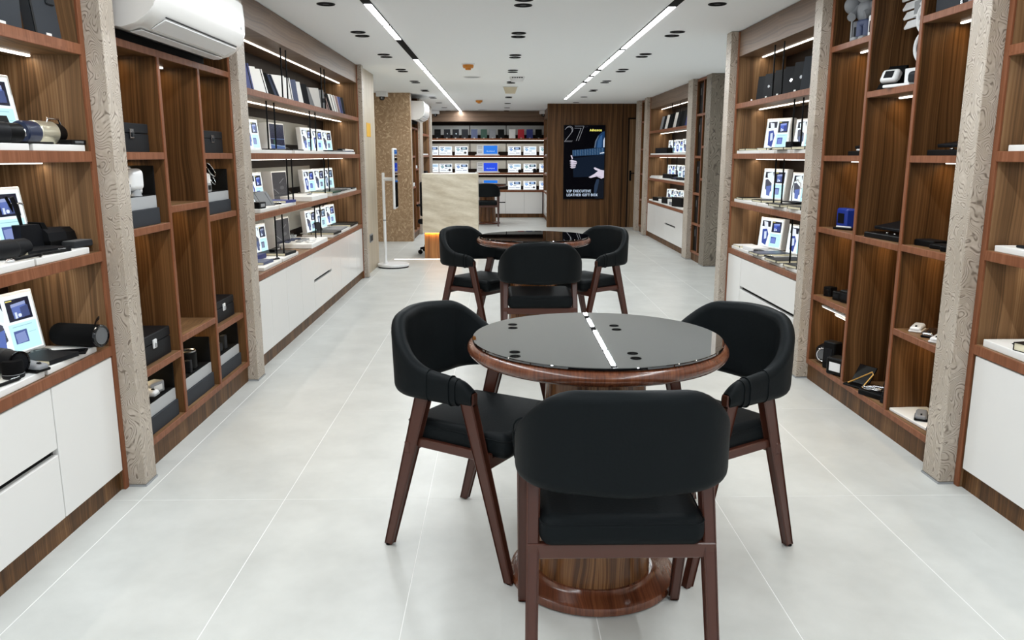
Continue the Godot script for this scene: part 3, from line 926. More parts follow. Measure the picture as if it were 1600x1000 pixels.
func make_chair(label: String) -> Node3D:
	var t := thing("leather_armchair", label, "chair", Vector3.ZERO, 0.0, "black leather chairs at the round tables")
	var n := 61
	var path := chair_path(n)
	var rows := []
	for i in n:
		var p: Vector2 = path[i][0]
		var a: Vector2 = path[maxi(i - 1, 0)][0]
		var b: Vector2 = path[mini(i + 1, n - 1)][0]
		var d := (b - a).normalized()
		var out := Vector3(-d.y, 0, d.x) * -1.0
		if out.dot(Vector3(p.x, 0, p.y)) < 0.0: out = -out
		var h := chair_height(path[i][1])
		var back := smoothstep(0.2, 0.5, path[i][1])
		rows.append(chair_section(Vector3(p.x, 0, p.y), out, h.x, h.y, lerpf(0.05, 0.06, back), 0.035 * back))
	var bk := put(t, "backrest", MB.new().skin(rows), "leather")
	# welts where the arm wraps are stitched
	for sgn in [1.0, -1.0]:
		for wv in [[0.028, 0.0035], [0.125, 0.0016]]:
			var zz: float = 0.06 - wv[0] * 0.95
			var h := chair_height(wv[0])
			var sec := chair_section(Vector3(sgn * 0.255, 0, zz), Vector3(sgn, 0, 0), h.x - 0.001, h.y + 0.001, 0.052, 0.0)
			put(bk, "seam", MB.new().tube(Array(sec), wv[1], 6, true), "leather")
		# the capped front end of the arm over the leg
		var cap := []
		for k in 7:
			var f := k / 6.0
			var hh := lerpf(0.69, 0.655, f * f)
			cap.append(chair_section(Vector3(sgn * 0.254, 0, 0.055 + 0.066 * f), Vector3(sgn, 0, 0), 0.603 + 0.002 * f, hh, lerpf(0.047, 0.04, f * f), 0.0))
		put(t, "arm_cap", MB.new().skin(cap), "leather")
		put(t, "arm_tip", MB.new().box(Vector3(sgn * 0.252, 0.63, 0.122), Vector3(0.028, 0.04, 0.008), 0.003), "leg_wood")
		for leg in [[0.255, 0.094, 0.034, 0.052, 0.622], [-0.277, -0.105, 0.036, 0.06, 0.612]]:
			var r0 := []
			for e in [[0.0, leg[0], leg[2], 0.03, 0.247 if leg[0] > 0.0 else 0.241], [leg[4], leg[1], leg[3], 0.036, 0.252 if leg[0] > 0.0 else 0.23]]:
				var ring := PackedVector3Array()
				for q in [[-1, -1], [1, -1], [1, 1], [-1, 1]]:
					for c in 2:
						var bev := 0.004
						var cx: float = q[0] * (e[3] / 2 - (bev if (c == 0) == (q[0] * q[1] > 0) else 0.0))
						var cz: float = q[1] * (e[2] / 2 - (0.0 if (c == 0) == (q[0] * q[1] > 0) else bev))
						ring.append(Vector3(sgn * e[4] + cx, e[0] + 0.004, e[1] + cz))
				r0.append(ring)
			var lm := MB.new()
			for j in 8:
				var pa: Vector3 = r0[0][j]
				var pb: Vector3 = r0[0][(j + 1) % 8]
				var pc: Vector3 = r0[1][(j + 1) % 8]
				var pd: Vector3 = r0[1][j]
				var mid := (pa + pb + pc + pd) / 4
				var nn := (pb - pa).cross(pd - pa).normalized()
				var axis := (Vector3(sgn * 0.25, mid.y, lerpf(leg[0], leg[1], mid.y / leg[4])))
				if nn.dot(mid - axis) < 0: nn = -nn
				lm.face([pa, pb, pc, pd], nn)
			lm.face(Array(r0[0]), Vector3.DOWN); lm.face(Array(r0[1]), Vector3.UP)
			var l := put(t, "leg", lm, "leg_wood")
			put(l, "foot_pad", MB.new().lathe([Vector2(0, 0), Vector2(0.011, 0), Vector2(0.011, 0.005), Vector2(0, 0.005)], 10, Transform3D(Basis(), Vector3(sgn * 0.247, 0, leg[0]))), "black")
		put(t, "side_rail", MB.new().box(Vector3(sgn * 0.226, 0.424, 0.0), Vector3(0.022, 0.032, 0.34), 0.003), "leg_wood")
	put(t, "front_rail", MB.new().box(Vector3(0, 0.404, 0.158), Vector3(0.47, 0.04, 0.022), 0.003), "leg_wood")
	put(t, "rear_rail", MB.new().box(Vector3(0, 0.402, -0.176), Vector3(0.5, 0.042, 0.024), 0.003), "leg_wood")
	# seat: a thick cushion, softly crowned, with a stitched top edge
	var seat := MB.new().rbox(Vector3(0, 0.463, 0.012), Vector3(0.45, 0.09, 0.445), 0.036, 5)
	for i in seat.v.size():
		var p := seat.v[i]
		if p.y > 0.49: p.y += 0.014 * (1.0 - pow(clampf(absf(p.x) / 0.225, 0, 1), 2)) * (1.0 - pow(clampf(absf(p.z - 0.012) / 0.222, 0, 1), 2)) - 0.004 * smoothstep(-0.1, -0.21, p.z)
		var taper := 1.0 - 0.035 * smoothstep(0.1, -0.22, p.z)
		seat.v[i] = Vector3(p.x * taper, p.y, p.z)
	var cu := put(t, "seat", seat, "leather")
	var loop := []
	for q in 4:
		for i in 6:
			var a := PI / 2 * q + PI / 2 * i / 5
			var sx := 1.0 if q in [0, 3] else -1.0
			var sz := 1.0 if q in [0, 1] else -1.0
			var p := Vector3(sx * 0.189 + 0.034 * cos(a), 0.487, 0.012 + sz * 0.1865 + 0.034 * sin(a))
			loop.append(Vector3(p.x * (1.0 - 0.035 * smoothstep(0.1, -0.22, p.z)), p.y, p.z))
	put(cu, "piping", MB.new().tube(loop, 0.0022, 6, true), "leather")
	return t


func make_table(label: String, at: Vector3) -> Node3D:
	var t := thing("round_table", label, "table", at, 0.0, "round pedestal tables")
	put(t, "glass_top", MB.new().lathe([Vector2(0, 0.834), Vector2(0.403, 0.834), Vector2(0.405, 0.836), Vector2(0.405, 0.841), Vector2(0.4035, 0.843), Vector2(0, 0.843)], 96), "table_glass")
	put(t, "wooden_rim", MB.new().lathe([Vector2(0, 0.776), Vector2(0.34, 0.776), Vector2(0.36, 0.78), Vector2(0.392, 0.784), Vector2(0.408, 0.79), Vector2(0.417, 0.799), Vector2(0.421, 0.809), Vector2(0.42, 0.818), Vector2(0.414, 0.826), Vector2(0.404, 0.831), Vector2(0.39, 0.834), Vector2(0, 0.834)], 96), "mahogany")
	put(t, "pedestal", MB.new().lathe([Vector2(0.196, 0.05), Vector2(0.192, 0.12), Vector2(0.176, 0.4), Vector2(0.166, 0.64), Vector2(0.162, 0.776)], 64), "pedestal_wood")
	put(t, "base_disc", MB.new().lathe([Vector2(0, 0.0), Vector2(0.272, 0.0), Vector2(0.282, 0.006), Vector2(0.284, 0.018), Vector2(0.28, 0.03), Vector2(0.268, 0.036), Vector2(0.222, 0.036), Vector2(0.212, 0.042), Vector2(0.206, 0.05), Vector2(0, 0.05)], 80), "mahogany")
	return t


func build_tables_and_chairs() -> void:
	var c1 := at_(0.315, 0, 2.553)
	var c2 := at_(0.25, 0, 5.92)
	var c3 := at_(-0.27, 0, 17.3)
	var t1 := make_table("nearest round table, black glass top and wooden pedestal, reflecting a ceiling light", c1)
	dup(t1, "second round table with black glass top, behind the nearest table", c2, 30)
	dup(t1, "farthest round table, mostly hidden behind the stone counter", c3, 60)
	var ch := make_chair("black leather armchair seen from behind, nearest the camera")
	ch.position = at_(0.318, 0, 2.128); ch.rotation_degrees.y = 180
	dup(ch, "black leather armchair at the left of the nearest round table", at_(-0.05, 0, 2.832), 90 - 33)
	dup(ch, "black leather armchair at the right of the nearest round table", at_(0.705, 0, 2.8), -90 + 33)
	dup(ch, "black leather armchair seen from behind at the second round table", at_(0.27, 0, 5.46), 180)
	dup(ch, "black leather armchair at the left of the second round table, before the stone counter", at_(-0.13, 0, 6.22), 90 - 38)
	dup(ch, "black leather armchair at the right of the second round table", at_(0.66, 0, 6.22), -90 + 38)
	dup(ch, "black leather armchair far back beside the stone counter, seen from behind", at_(-0.27, 0, 16.85), 180)


# ---------------------------------------------------------------- counter, screen stand, wall and ceiling fittings
func build_reception() -> void:
	var t := thing("reception_counter", "pale travertine reception counter standing on a lit wooden plinth", "counter", at_(-0.69, 0, 11.5))
	put(t, "stone_block", MB.new().box(Vector3(0, 0.77, 0), Vector3(0.775, 0.815, 0.44), 0.003), "travertine")
	put(t, "stone_panel", MB.new().box(Vector3(0.36, 0.18, -0.1), Vector3(0.05, 0.36, 0.24), 0.002), "travertine")
	put(t, "wood_plinth", MB.new().box(Vector3(-0.12, 0.181, -0.02), Vector3(0.5, 0.361, 0.36), 0.002), "amber_wood")
	var l := put(t, "led_strip", MB.new().box(Vector3(-0.12, 0.357, 0.168), Vector3(0.48, 0.006, 0.01)), "warm_glow")
	area(l, Vector3(-0.12, 0.352, 0.172), Vector2(0.48, 0.01), 0.12, Color(1.0, 0.72, 0.4))
	var fl := thing("floor_light", "thin glowing light line in the floor before the counter", "floor light", at_(-0.98, 0.0, 11.2))
	put(fl, "channel", MB.new().box(Vector3(0, 0.001, 0), Vector3(1.0, 0.004, 0.03)), "steel")
	put(fl, "light_segment", MB.new().box(Vector3(0, 0.003, 0), Vector3(0.99, 0.004, 0.022)), "shelf_glow")
	solo("paper_sheet", MB.new().box(Vector3(0, 0.004, 0), Vector3(0.3, 0.008, 0.24), 0.001), "white_board", "white sheet lying on the travertine counter", "paper", at_(-0.47, 1.1785, 11.46), 4)
	# office chair behind the counter
	var o := thing("office_chair", "black office chair on casters, half hidden behind the stone counter", "office chair", at_(-0.9, 0, 12.0), 150)
	for k in 5:
		var a := TAU * k / 5 + 0.18
		var d := Vector3(cos(a), 0, sin(a))
		var leg := put(o, "leg", MB.new().tube([d * 0.03 + Vector3(0, 0.11, 0), d * 0.31 + Vector3(0, 0.085, 0)], [0.024, 0.016], 8), "black")
		put(leg, "caster", MB.new().lathe([Vector2(0, -0.022), Vector2(0.028, -0.022), Vector2(0.03, -0.016), Vector2(0.03, 0.016), Vector2(0.028, 0.022), Vector2(0, 0.022)], 16, Transform3D(Basis(d, PI / 2), d * 0.32 + Vector3(0, 0.031, 0))), "black")
		put(leg, "caster_stem", MB.new().tube([d * 0.31 + Vector3(0, 0.05, 0), d * 0.31 + Vector3(0, 0.095, 0)], 0.01, 8), "black")
	put(o, "gas_lift", MB.new().lathe([Vector2(0, 0.08), Vector2(0.03, 0.08), Vector2(0.03, 0.25), Vector2(0.018, 0.25), Vector2(0.018, 0.43), Vector2(0, 0.43)], 16), "black")
	put(o, "seat", MB.new().rbox(Vector3(0, 0.47, 0), Vector3(0.48, 0.08, 0.46), 0.035, 3), "charcoal")
	put(o, "backrest", MB.new().rbox(Vector3(0, 0.8, -0.23), Vector3(0.34, 0.5, 0.05), 0.024, 3), "charcoal")
	for s in [-1, 1]:
		put(o, "armrest", MB.new().tube([Vector3(s * 0.24, 0.45, 0.02), Vector3(s * 0.29, 0.55, 0.03), Vector3(s * 0.29, 0.68, 0.02), Vector3(s * 0.28, 0.7, -0.16), Vector3(s * 0.28, 0.72, 0.1)], 0.017, 8), "black")
	# portable screen on a stand
	var s := thing("screen_stand", "white portable upright screen on a slim pole with a round white base", "screen stand", at_(-1.385, 0, 10.42))
	var base := put(s, "base", MB.new().lathe([Vector2(0, 0.012), Vector2(0.19, 0.012), Vector2(0.202, 0.018), Vector2(0.204, 0.04), Vector2(0.196, 0.048), Vector2(0, 0.05)], 48), "white_plastic")
	put(base, "base_pad", MB.new().lathe([Vector2(0, 0.0), Vector2(0.195, 0.0), Vector2(0.198, 0.012), Vector2(0, 0.012)], 48), "black")
	put(s, "pole", MB.new().lathe([Vector2(0, 0.05), Vector2(0.032, 0.05), Vector2(0.024, 0.075), Vector2(0.019, 0.1), Vector2(0.019, 1.2), Vector2(0.016, 1.21), Vector2(0, 1.21)], 20, Transform3D(Basis(), Vector3(-0.1, 0, 0))), "white_plastic")
	put(s, "collar", MB.new().lathe([Vector2(0.0195, 0.6), Vector2(0.0205, 0.6), Vector2(0.0205, 0.615), Vector2(0.0195, 0.615)], 20, Transform3D(Basis(), Vector3(-0.1, 0, 0))), "grey_plastic")
	put(s, "arm", MB.new().tube([Vector3(-0.1, 1.13, 0), Vector3(-0.02, 1.13, 0), Vector3(0.035, 1.13, 0)], 0.022, 12), "white_plastic")
	var pn := put(s, "housing", MB.new().rbox(Vector3(0.05, 1.135, 0), Vector3(0.032, 0.76, 0.3), 0.014, 3), "white_plastic")
	put(pn, "screen", MB.new().box(Vector3(0.066, 1.135, 0), Vector3(0.004, 0.72, 0.27), 0.001), "screen_glass")


func air_conditioner(called_label: String, at: Vector3, len_: float) -> void:
	var t := thing("air_conditioner", called_label, "air conditioner", at, 90.0)
	var pr := [Vector2(0.0, 0.02), Vector2(-0.07, 0.012), Vector2(-0.13, 0.03), Vector2(-0.18, 0.062), Vector2(-0.212, 0.1), Vector2(-0.226, 0.15), Vector2(-0.228, 0.22), Vector2(-0.222, 0.3), Vector2(-0.2, 0.325), Vector2(0.0, 0.33)]
	# profile in (−depth, height), pushed along the unit with rounded ends
	var rows := []
	for k in 11:
		var f := k / 10.0
		var inset := 0.0
		var x := len_ * f
		if k < 3: x = [0.0, 0.012, 0.04][k]; inset = [0.03, 0.01, 0.0][k]
		elif k > 7: x = len_ - [0.04, 0.012, 0.0][k - 8]; inset = [0.0, 0.01, 0.03][k - 8]
		else: x = 0.04 + (len_ - 0.08) * (k - 2) / 6.0
		var ring := PackedVector3Array()
		for p in pr:
			var q := Vector2(p.x * (1.0 - inset), 0.17 + (p.y - 0.17) * (1.0 - inset * 0.9))
			ring.append(Vector3(x, q.y, -q.x))
		rows.append(ring)
	put(t, "casing", MB.new().skin(rows), "white_lacquer")
	put(t, "louvre", MB.new().box(Vector3(0, 0, 0), Vector3(len_ * 0.8, 0.006, 0.075), 0.002, Transform3D(Basis(Vector3(1, 0, 0), -0.5), Vector3(len_ * 0.52, 0.046, 0.163))), "white_plastic")
	put(t, "louvre_gap", MB.new().box(Vector3(0, 0, 0), Vector3(len_ * 0.8, 0.004, 0.006), 0.0, Transform3D(Basis(Vector3(1, 0, 0), -0.6), Vector3(len_ * 0.52, 0.073, 0.197))), "black")
	put(t, "lower_vane", MB.new().box(Vector3(0, 0, 0), Vector3(len_ * 0.86, 0.005, 0.05), 0.002, Transform3D(Basis(Vector3(1, 0, 0), -0.14), Vector3(len_ * 0.5, 0.012, 0.09))), "white_plastic")
	put(t, "badge", MB.new().lathe([Vector2(0, 0), Vector2(0.013, 0), Vector2(0.012, 0.002), Vector2(0, 0.002)], 20, facing(Vector3(len_ * 0.2, 0.225, 0.2275))), "blue")
	put(t, "display_dot", MB.new().box(Vector3(len_ * 0.93, 0.17, 0.2265), Vector3(0.02, 0.012, 0.003), 0.001), "grey_plastic")
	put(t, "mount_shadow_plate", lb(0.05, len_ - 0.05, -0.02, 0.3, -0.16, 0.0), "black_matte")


func build_wall_fittings() -> void:
	air_conditioner("large white split air conditioner over the left cubbies, near the camera", at_(-1.62, 1.925, 3.5), 1.17)
	air_conditioner("small looking far white air conditioner beyond the brown burl wall", at_(-1.47, 1.99, 13.82), 1.0)
	# wall screen with its lettering
	var t := thing("display_screen", "large upright black screen showing hands with a gift box, on the walnut wall", "screen", at_(1.686, 0.572, 16.33))
	put(t, "bezel", MB.new().box(Vector3(0, 0.72, 0.02), Vector3(0.82, 1.454, 0.04), 0.003), "black")
	var q := MB.new()
	q.face([Vector3(-0.402, 0.006, 0.0415), Vector3(0.402, 0.006, 0.0415), Vector3(0.402, 1.434, 0.0415), Vector3(-0.402, 1.434, 0.0415)], Vector3(0, 0, 1), Transform3D(), [Vector2(0, 1), Vector2(1, 1), Vector2(1, 0), Vector2(0, 0)])
	put(t, "picture", q, "wall_screen_print")
	for w in [["VIP EXECUTIVE", 0.078, -0.345, 0.155, "letter_white"], ["LEATHER GIFT BOX", 0.078, -0.345, 0.078, "letter_white"], ["Advance", 0.066, 0.1, 1.345, "letter_yellow"]]:
		var tm := TextMesh.new()
		var sf := SystemFont.new()
		sf.font_names = PackedStringArray(["Droid Sans"])
		sf.font_weight = 700
		tm.font = sf
		tm.text = w[0]; tm.font_size = 32; tm.pixel_size = w[1] / 32.0 * 0.9
		tm.depth = 0.002
		tm.horizontal_alignment = HORIZONTAL_ALIGNMENT_LEFT
		tm.vertical_alignment = VERTICAL_ALIGNMENT_CENTER
		put(t, "lettering", tm, w[4], Vector3(w[2], w[3], 0.0435))
	var y := thing("yellow_sticker", "square yellow sticker on the pale oak wall panel", "sticker", at_(-1.6, 1.65, 10.1), 90)
	put(y, "sheet", MB.new().box(Vector3(0, 0.08, 0.002), Vector3(0.3, 0.165, 0.004), 0.001), "yellow")
	var k := thing("wall_socket", "small dark switch socket low on the pale oak wall panel", "socket", at_(-1.6, 0.42, 10.0), 90)
	put(k, "cover_plate", MB.new().box(Vector3(0, 0, 0.005), Vector3(0.2, 0.1, 0.01), 0.003), "silver_grey")
	for i in 2: put(k, "rocker", MB.new().box(Vector3(-0.05 + i * 0.1, 0, 0.011), Vector3(0.07, 0.07, 0.006), 0.002), "charcoal")
	for c in [[at_(-1.88, CEIL, 13.35), "white security camera at the top of the brown burl wall"], [at_(-1.45, CEIL, 18.8), "white security camera at the left end of the back display"], [at_(1.0, CEIL, 18.8), "white security camera at the right end of the back display"]]:
		var cam := thing("security_camera", c[1], "security camera", c[0])
		put(cam, "mount", MB.new().box(Vector3(0, -0.04, 0), Vector3(0.18, 0.08, 0.12), 0.006), "white_plastic")
		var dome := put(cam, "dome", MB.new().lathe([Vector2(0.0, -0.14), Vector2(0.025, -0.135), Vector2(0.042, -0.115), Vector2(0.048, -0.08), Vector2(0, -0.08)], 20), "black_gloss")
		put(dome, "lens", MB.new().lathe([Vector2(0, 0), Vector2(0.014, 0), Vector2(0.013, 0.006), Vector2(0, 0.006)], 14, facing(Vector3(0, -0.105, 0.044))), "steel")


func build_ceiling_fittings() -> void:
	var nth := ["first", "second", "third", "fourth", "fifth", "sixth", "seventh", "eighth", "ninth", "tenth", "eleventh"]
	var rows := [["left", -1.174, [5.78, 7.043, 7.258, 8.548, 8.759, 9.988, 10.214, 11.523, 11.739, 13.061, 13.255, 14.555, 14.8, 16.142, 17.71, 19.0]],
		["middle", 0.165, [5.6, 5.805, 7.074, 7.283, 8.58, 8.771, 10.06, 10.273, 11.584, 11.78, 14.5, 14.7, 16.285, 17.733, 18.9]],
		["right", 1.48, [5.74, 6.987, 7.205, 8.467, 8.691, 9.947, 10.18, 11.458, 11.69, 13.0, 13.2, 14.511, 16.0]]]
	var proto: Node3D = null
	for r in rows:
		var i := 0
		for z in r[2]:
			var label := "black round recessed downlight, %s from the near end of the %s ceiling row" % [(nth + ["twelfth", "thirteenth", "fourteenth", "fifteenth", "sixteenth"])[i], r[0]]
			# the outer rows' pairs stand askew
			var x: float = r[1] + (0.05 if r[0] == "left" else -0.06) * (0.0)
			if proto == null:
				proto = thing("downlight", label, "downlight", at_(x, CEIL, z), 0.0, "recessed downlights")
				put(proto, "ring", MB.new().lathe([Vector2(0.052, 0.0), Vector2(0.062, 0.0), Vector2(0.063, -0.003), Vector2(0.06, -0.006), Vector2(0.053, -0.004)], 28), "black")
				var c := put(proto, "reflector", MB.new().lathe([Vector2(0, -0.001), Vector2(0.053, -0.001), Vector2(0.0531, -0.004), Vector2(0.053, -0.001)], 28), "black_matte")
				put(c, "lamp_lens", MB.new().lathe([Vector2(0, -0.002), Vector2(0.022, -0.002), Vector2(0.022, -0.003), Vector2(0, -0.003)], 20), "dark_grey")
			else:
				dup(proto, label, at_(x, CEIL, z), 0)
			i += 1
	for d in [[at_(-0.348, CEIL, 9.38), "orange smoke sounder on the ceiling, the nearer of two"], [at_(-0.372, CEIL, 15.25), "orange smoke sounder on the ceiling, the farther of two"]]:
		var t := thing("smoke_sounder", d[1], "smoke detector", d[0], 0.0, "orange smoke sounders")
		put(t, "base", MB.new().lathe([Vector2(0, -0.012), Vector2(0.074, -0.012), Vector2(0.078, -0.008), Vector2(0.078, 0.0), Vector2(0, 0.0)], 28), "white_plastic")
		put(t, "sounder", MB.new().lathe([Vector2(0, -0.066), Vector2(0.03, -0.066), Vector2(0.034, -0.05), Vector2(0.056, -0.046), Vector2(0.062, -0.03), Vector2(0.062, -0.012), Vector2(0, -0.012)], 28), "orange")
	for d in [[at_(-0.355, CEIL, 10.9), "round white speaker grille flush in the ceiling, the nearer of two"], [at_(-0.379, CEIL, 18.5), "round white speaker grille flush in the ceiling, the farther of two"]]:
		var t := thing("ceiling_speaker", d[1], "ceiling speaker", d[0], 0.0, "round ceiling speakers")
		put(t, "rim", MB.new().lathe([Vector2(0.1, -0.004), Vector2(0.112, -0.008), Vector2(0.118, -0.004), Vector2(0.118, 0.0)], 36), "white_plastic")
		put(t, "grille", MB.new().lathe([Vector2(0, -0.005), Vector2(0.101, -0.005), Vector2(0.101, 0.0)], 36), "grey_plastic")
	var a := thing("ceiling_unit", "white boxed unit with dark grille on the ceiling, middle row", "ceiling unit", at_(0.235, CEIL, 10.95))
	put(a, "body", MB.new().skin([PackedVector3Array([Vector3(-0.1, 0, -0.1), Vector3(0.1, 0, -0.1), Vector3(0.1, 0, 0.1), Vector3(-0.1, 0, 0.1)]), PackedVector3Array([Vector3(-0.075, -0.055, -0.08), Vector3(0.075, -0.055, -0.08), Vector3(0.075, -0.055, 0.08), Vector3(-0.075, -0.055, 0.08)])], true, true, true), "white_plastic")
	for i in 5: put(a, "grille_slat", MB.new().box(Vector3(-0.06 + i * 0.03, -0.012, 0.097), Vector3(0.02, 0.012, 0.012), 0.001), "dark_grey")
	var b := thing("ceiling_box", "cream tapered box hanging under the ceiling beyond the grilled unit", "ceiling box", at_(0.165, CEIL, 12.45))
	put(b, "body", MB.new().skin([PackedVector3Array([Vector3(-0.105, 0, -0.06), Vector3(0.105, 0, -0.06), Vector3(0.105, 0, 0.06), Vector3(-0.105, 0, 0.06)]), PackedVector3Array([Vector3(-0.072, -0.095, -0.05), Vector3(0.072, -0.095, -0.05), Vector3(0.072, -0.095, 0.05), Vector3(-0.072, -0.095, 0.05)])], true, true, true), "cream_paint")
	put(b, "mount_plate", MB.new().box(Vector3(0, -0.003, 0), Vector3(0.23, 0.006, 0.14), 0.002), "white_plastic")


# ---------------------------------------------------------------- goods on the shelves
func tray(at: Vector3, yaw: float, w: float, d: float, label: String, h := 0.025) -> void:
	solo("display_tray", MB.new().box(Vector3(0, h / 2, 0), Vector3(w, h, d), 0.002), "white_board", label, "display tray", at, yaw, "white display trays on the shelves")


func lightbox(at: Vector3, yaw: float, w: float, h: float, print_: String, label: String, t := 0.03, lean := 9.0, cat_ := "lightbox") -> Node3D:
	var o := thing("lightbox", label, cat_, at, yaw, "lit picture boxes")
	var tilt := Transform3D(Basis(Vector3(1, 0, 0), deg_to_rad(-lean)), Vector3(0, t * sin(deg_to_rad(lean)), 0))
	put(o, "frame", MB.new().box(Vector3(0, h / 2, -t / 2), Vector3(w, h, t), 0.003, tilt), "white_plastic")
	var m := minf(w, h) * 0.045
	var q := MB.new()
	q.face([Vector3(-w / 2 + m, m, 0.001), Vector3(w / 2 - m, m, 0.001), Vector3(w / 2 - m, h - m, 0.001), Vector3(-w / 2 + m, h - m, 0.001)], Vector3(0, 0, 1), tilt, [Vector2(0, 1), Vector2(1, 1), Vector2(1, 0), Vector2(0, 0)])
	put(o, "lit_picture", q, print_)
	put(o, "foot", MB.new().box(Vector3(0, 0.004, -t - 0.02), Vector3(w * 0.7, 0.008, 0.05), 0.001), "white_plastic")
	return o


func notebook_flat(at: Vector3, yaw: float, w: float, d: float, m: String, label: String, h := 0.016, band := true) -> Node3D:
	var o := thing("notebook", label, "notebook", at, yaw, "notebooks lying on the shelves")
	put(o, "cover", MB.new().box(Vector3(0, 0.001, 0), Vector3(w, 0.002, d)).box(Vector3(0, h - 0.001, 0), Vector3(w, 0.002, d)).box(Vector3(-w / 2 + 0.001, h / 2, 0), Vector3(0.002, h - 0.004, d)), m)
	put(o, "pages", MB.new().box(Vector3(0.0, h / 2, 0), Vector3(w - 0.005, h - 0.004, d - 0.006)), "paper")
	if band: put(o, "elastic_band", MB.new().box(Vector3(w * 0.36, h / 2, 0), Vector3(0.006, h + 0.0016, d + 0.0016)), "black")
	return o


func notebook_up(at: Vector3, yaw: float, w: float, h: float, t: float, lean: float, m: String, label: String, kind := 0, group := "notebooks standing on the upper shelves", roll := 0.0) -> Node3D:
	var o := thing("standing_notebook", label, "notebook", at, yaw, group)
	var b := Basis(Vector3(0, 0, 1), deg_to_rad(roll)) * Basis(Vector3(1, 0, 0), deg_to_rad(-lean))
	var tilt := Transform3D(b, Vector3(0, t * absf(sin(deg_to_rad(lean))) + w / 2 * absf(sin(deg_to_rad(roll))), 0))
	put(o, "cover", MB.new().box(Vector3(0, h / 2, -0.0015), Vector3(w, h, 0.003), 0.0, tilt).box(Vector3(0, h / 2, -t + 0.0015), Vector3(w, h, 0.003), 0.0, tilt).box(Vector3(-w / 2 + 0.0015, h / 2, -t / 2), Vector3(0.003, h, t - 0.006), 0.0, tilt), m)
	put(o, "pages", MB.new().box(Vector3(0.001, h / 2, -t / 2), Vector3(w - 0.008, h - 0.008, t - 0.006), 0.0, tilt), "paper")
	if kind == 1: put(o, "elastic_band", MB.new().box(Vector3(w * 0.4, h / 2, -t / 2), Vector3(0.007, h + 0.002, t + 0.003), 0.0, tilt), "black")
	if kind == 2:
		put(o, "clasp", MB.new().box(Vector3(w * 0.38, h * 0.52, -t / 2 + 0.001), Vector3(w * 0.3, h * 0.2, t + 0.006), 0.002, tilt), "dark_grey")
		put(o, "emblem", MB.new().lathe([Vector2(0, 0), Vector2(0.014, 0), Vector2(0.012, 0.002), Vector2(0, 0.002)], 16, tilt * facing(Vector3(w * 0.05, h * 0.52, 0.0005))), "steel")
	if kind == 3: put(o, "pen_loop", MB.new().tube([tilt * Vector3(w / 2 + 0.004, h * 0.2, -t / 2), tilt * Vector3(w / 2 + 0.004, h * 0.9, -t / 2)], 0.006, 8), "black")
	return o


func gift_box(at: Vector3, yaw: float, w: float, h: float, d: float, label: String, clasp := "steel") -> Node3D:
	var o := thing("gift_box", label, "box", at, yaw, "black latched gift boxes")
	put(o, "body", MB.new().box(Vector3(0, h * 0.32, 0), Vector3(w, h * 0.64, d), 0.003), "charcoal")
	put(o, "lid", MB.new().box(Vector3(0, h * 0.825, 0), Vector3(w + 0.001, h * 0.345, d + 0.001), 0.004), "charcoal")
	var c := put(o, "clasp", MB.new().box(Vector3(0, h * 0.64, d / 2 + 0.004), Vector3(0.036, 0.042, 0.008), 0.002), clasp)
	put(c, "tongue", MB.new().box(Vector3(0, h * 0.6, d / 2 + 0.01), Vector3(0.016, 0.02, 0.006), 0.001), "dark_grey" if clasp == "steel" else "steel")
	return o


# an open black presentation case: dark back and side boards, a pale and a grey sleeve across its foot
func case_(at: Vector3, yaw: float, w: float, h: float, d: float, label: String) -> Node3D:
	var o := thing("presentation_case", label, "presentation case", at, yaw, "open black presentation cases")
	put(o, "lid", MB.new().box(Vector3(0, h / 2, -d / 2 + 0.006), Vector3(w, h, 0.012), 0.002), "black_matte")
	for k in [-1, 1]: put(o, "side", MB.new().box(Vector3(k * (w / 2 - 0.005), h * 0.48, 0), Vector3(0.01, h * 0.96, d - 0.02), 0.002), "black_matte")
	put(o, "insert", MB.new().box(Vector3(0.002, h * 0.24, 0.0), Vector3(w - 0.014, h * 0.48, d - 0.03), 0.002), "foam")
	put(o, "pale_sleeve", MB.new().box(Vector3(0.003, h * 0.37, d / 2 - 0.013), Vector3(w - 0.01, h * 0.2, 0.008), 0.001), "pale_sleeve")
	put(o, "grey_sleeve", MB.new().box(Vector3(0.004, h * 0.135, d / 2 - 0.006), Vector3(w - 0.002, h * 0.27, 0.012), 0.002), "folder_grey")
	return o


func mouse(at: Vector3, yaw: float, top: String, base: String, label: String) -> Node3D:
	var o := thing("computer_mouse", label, "mouse", at, yaw, "wireless mice")
	var m := MB.new().rbox(Vector3(0, 0.016, 0), Vector3(0.06, 0.03, 0.108), 0.028, 6)
	for i in m.v.size():
		var p := m.v[i]
		m.v[i] = Vector3(p.x * (1.0 - 0.12 * absf(p.z) / 0.054), 0.006 + (p.y - 0.002) * (1.0 - 0.3 * smoothstep(-0.01, 0.054, p.z)), p.z)
	put(o, "top_shell", m, top)
	put(o, "underside", MB.new().rbox(Vector3(0, 0.006, 0), Vector3(0.062, 0.012, 0.108), 0.006, 3), base)
	put(o, "wheel", MB.new().lathe([Vector2(0, -0.004), Vector2(0.009, -0.004), Vector2(0.009, 0.004), Vector2(0, 0.004)], 12, Transform3D(Basis(Vector3(0, 0, 1), PI / 2), Vector3(0, 0.025, 0.032))), "black")
	return o


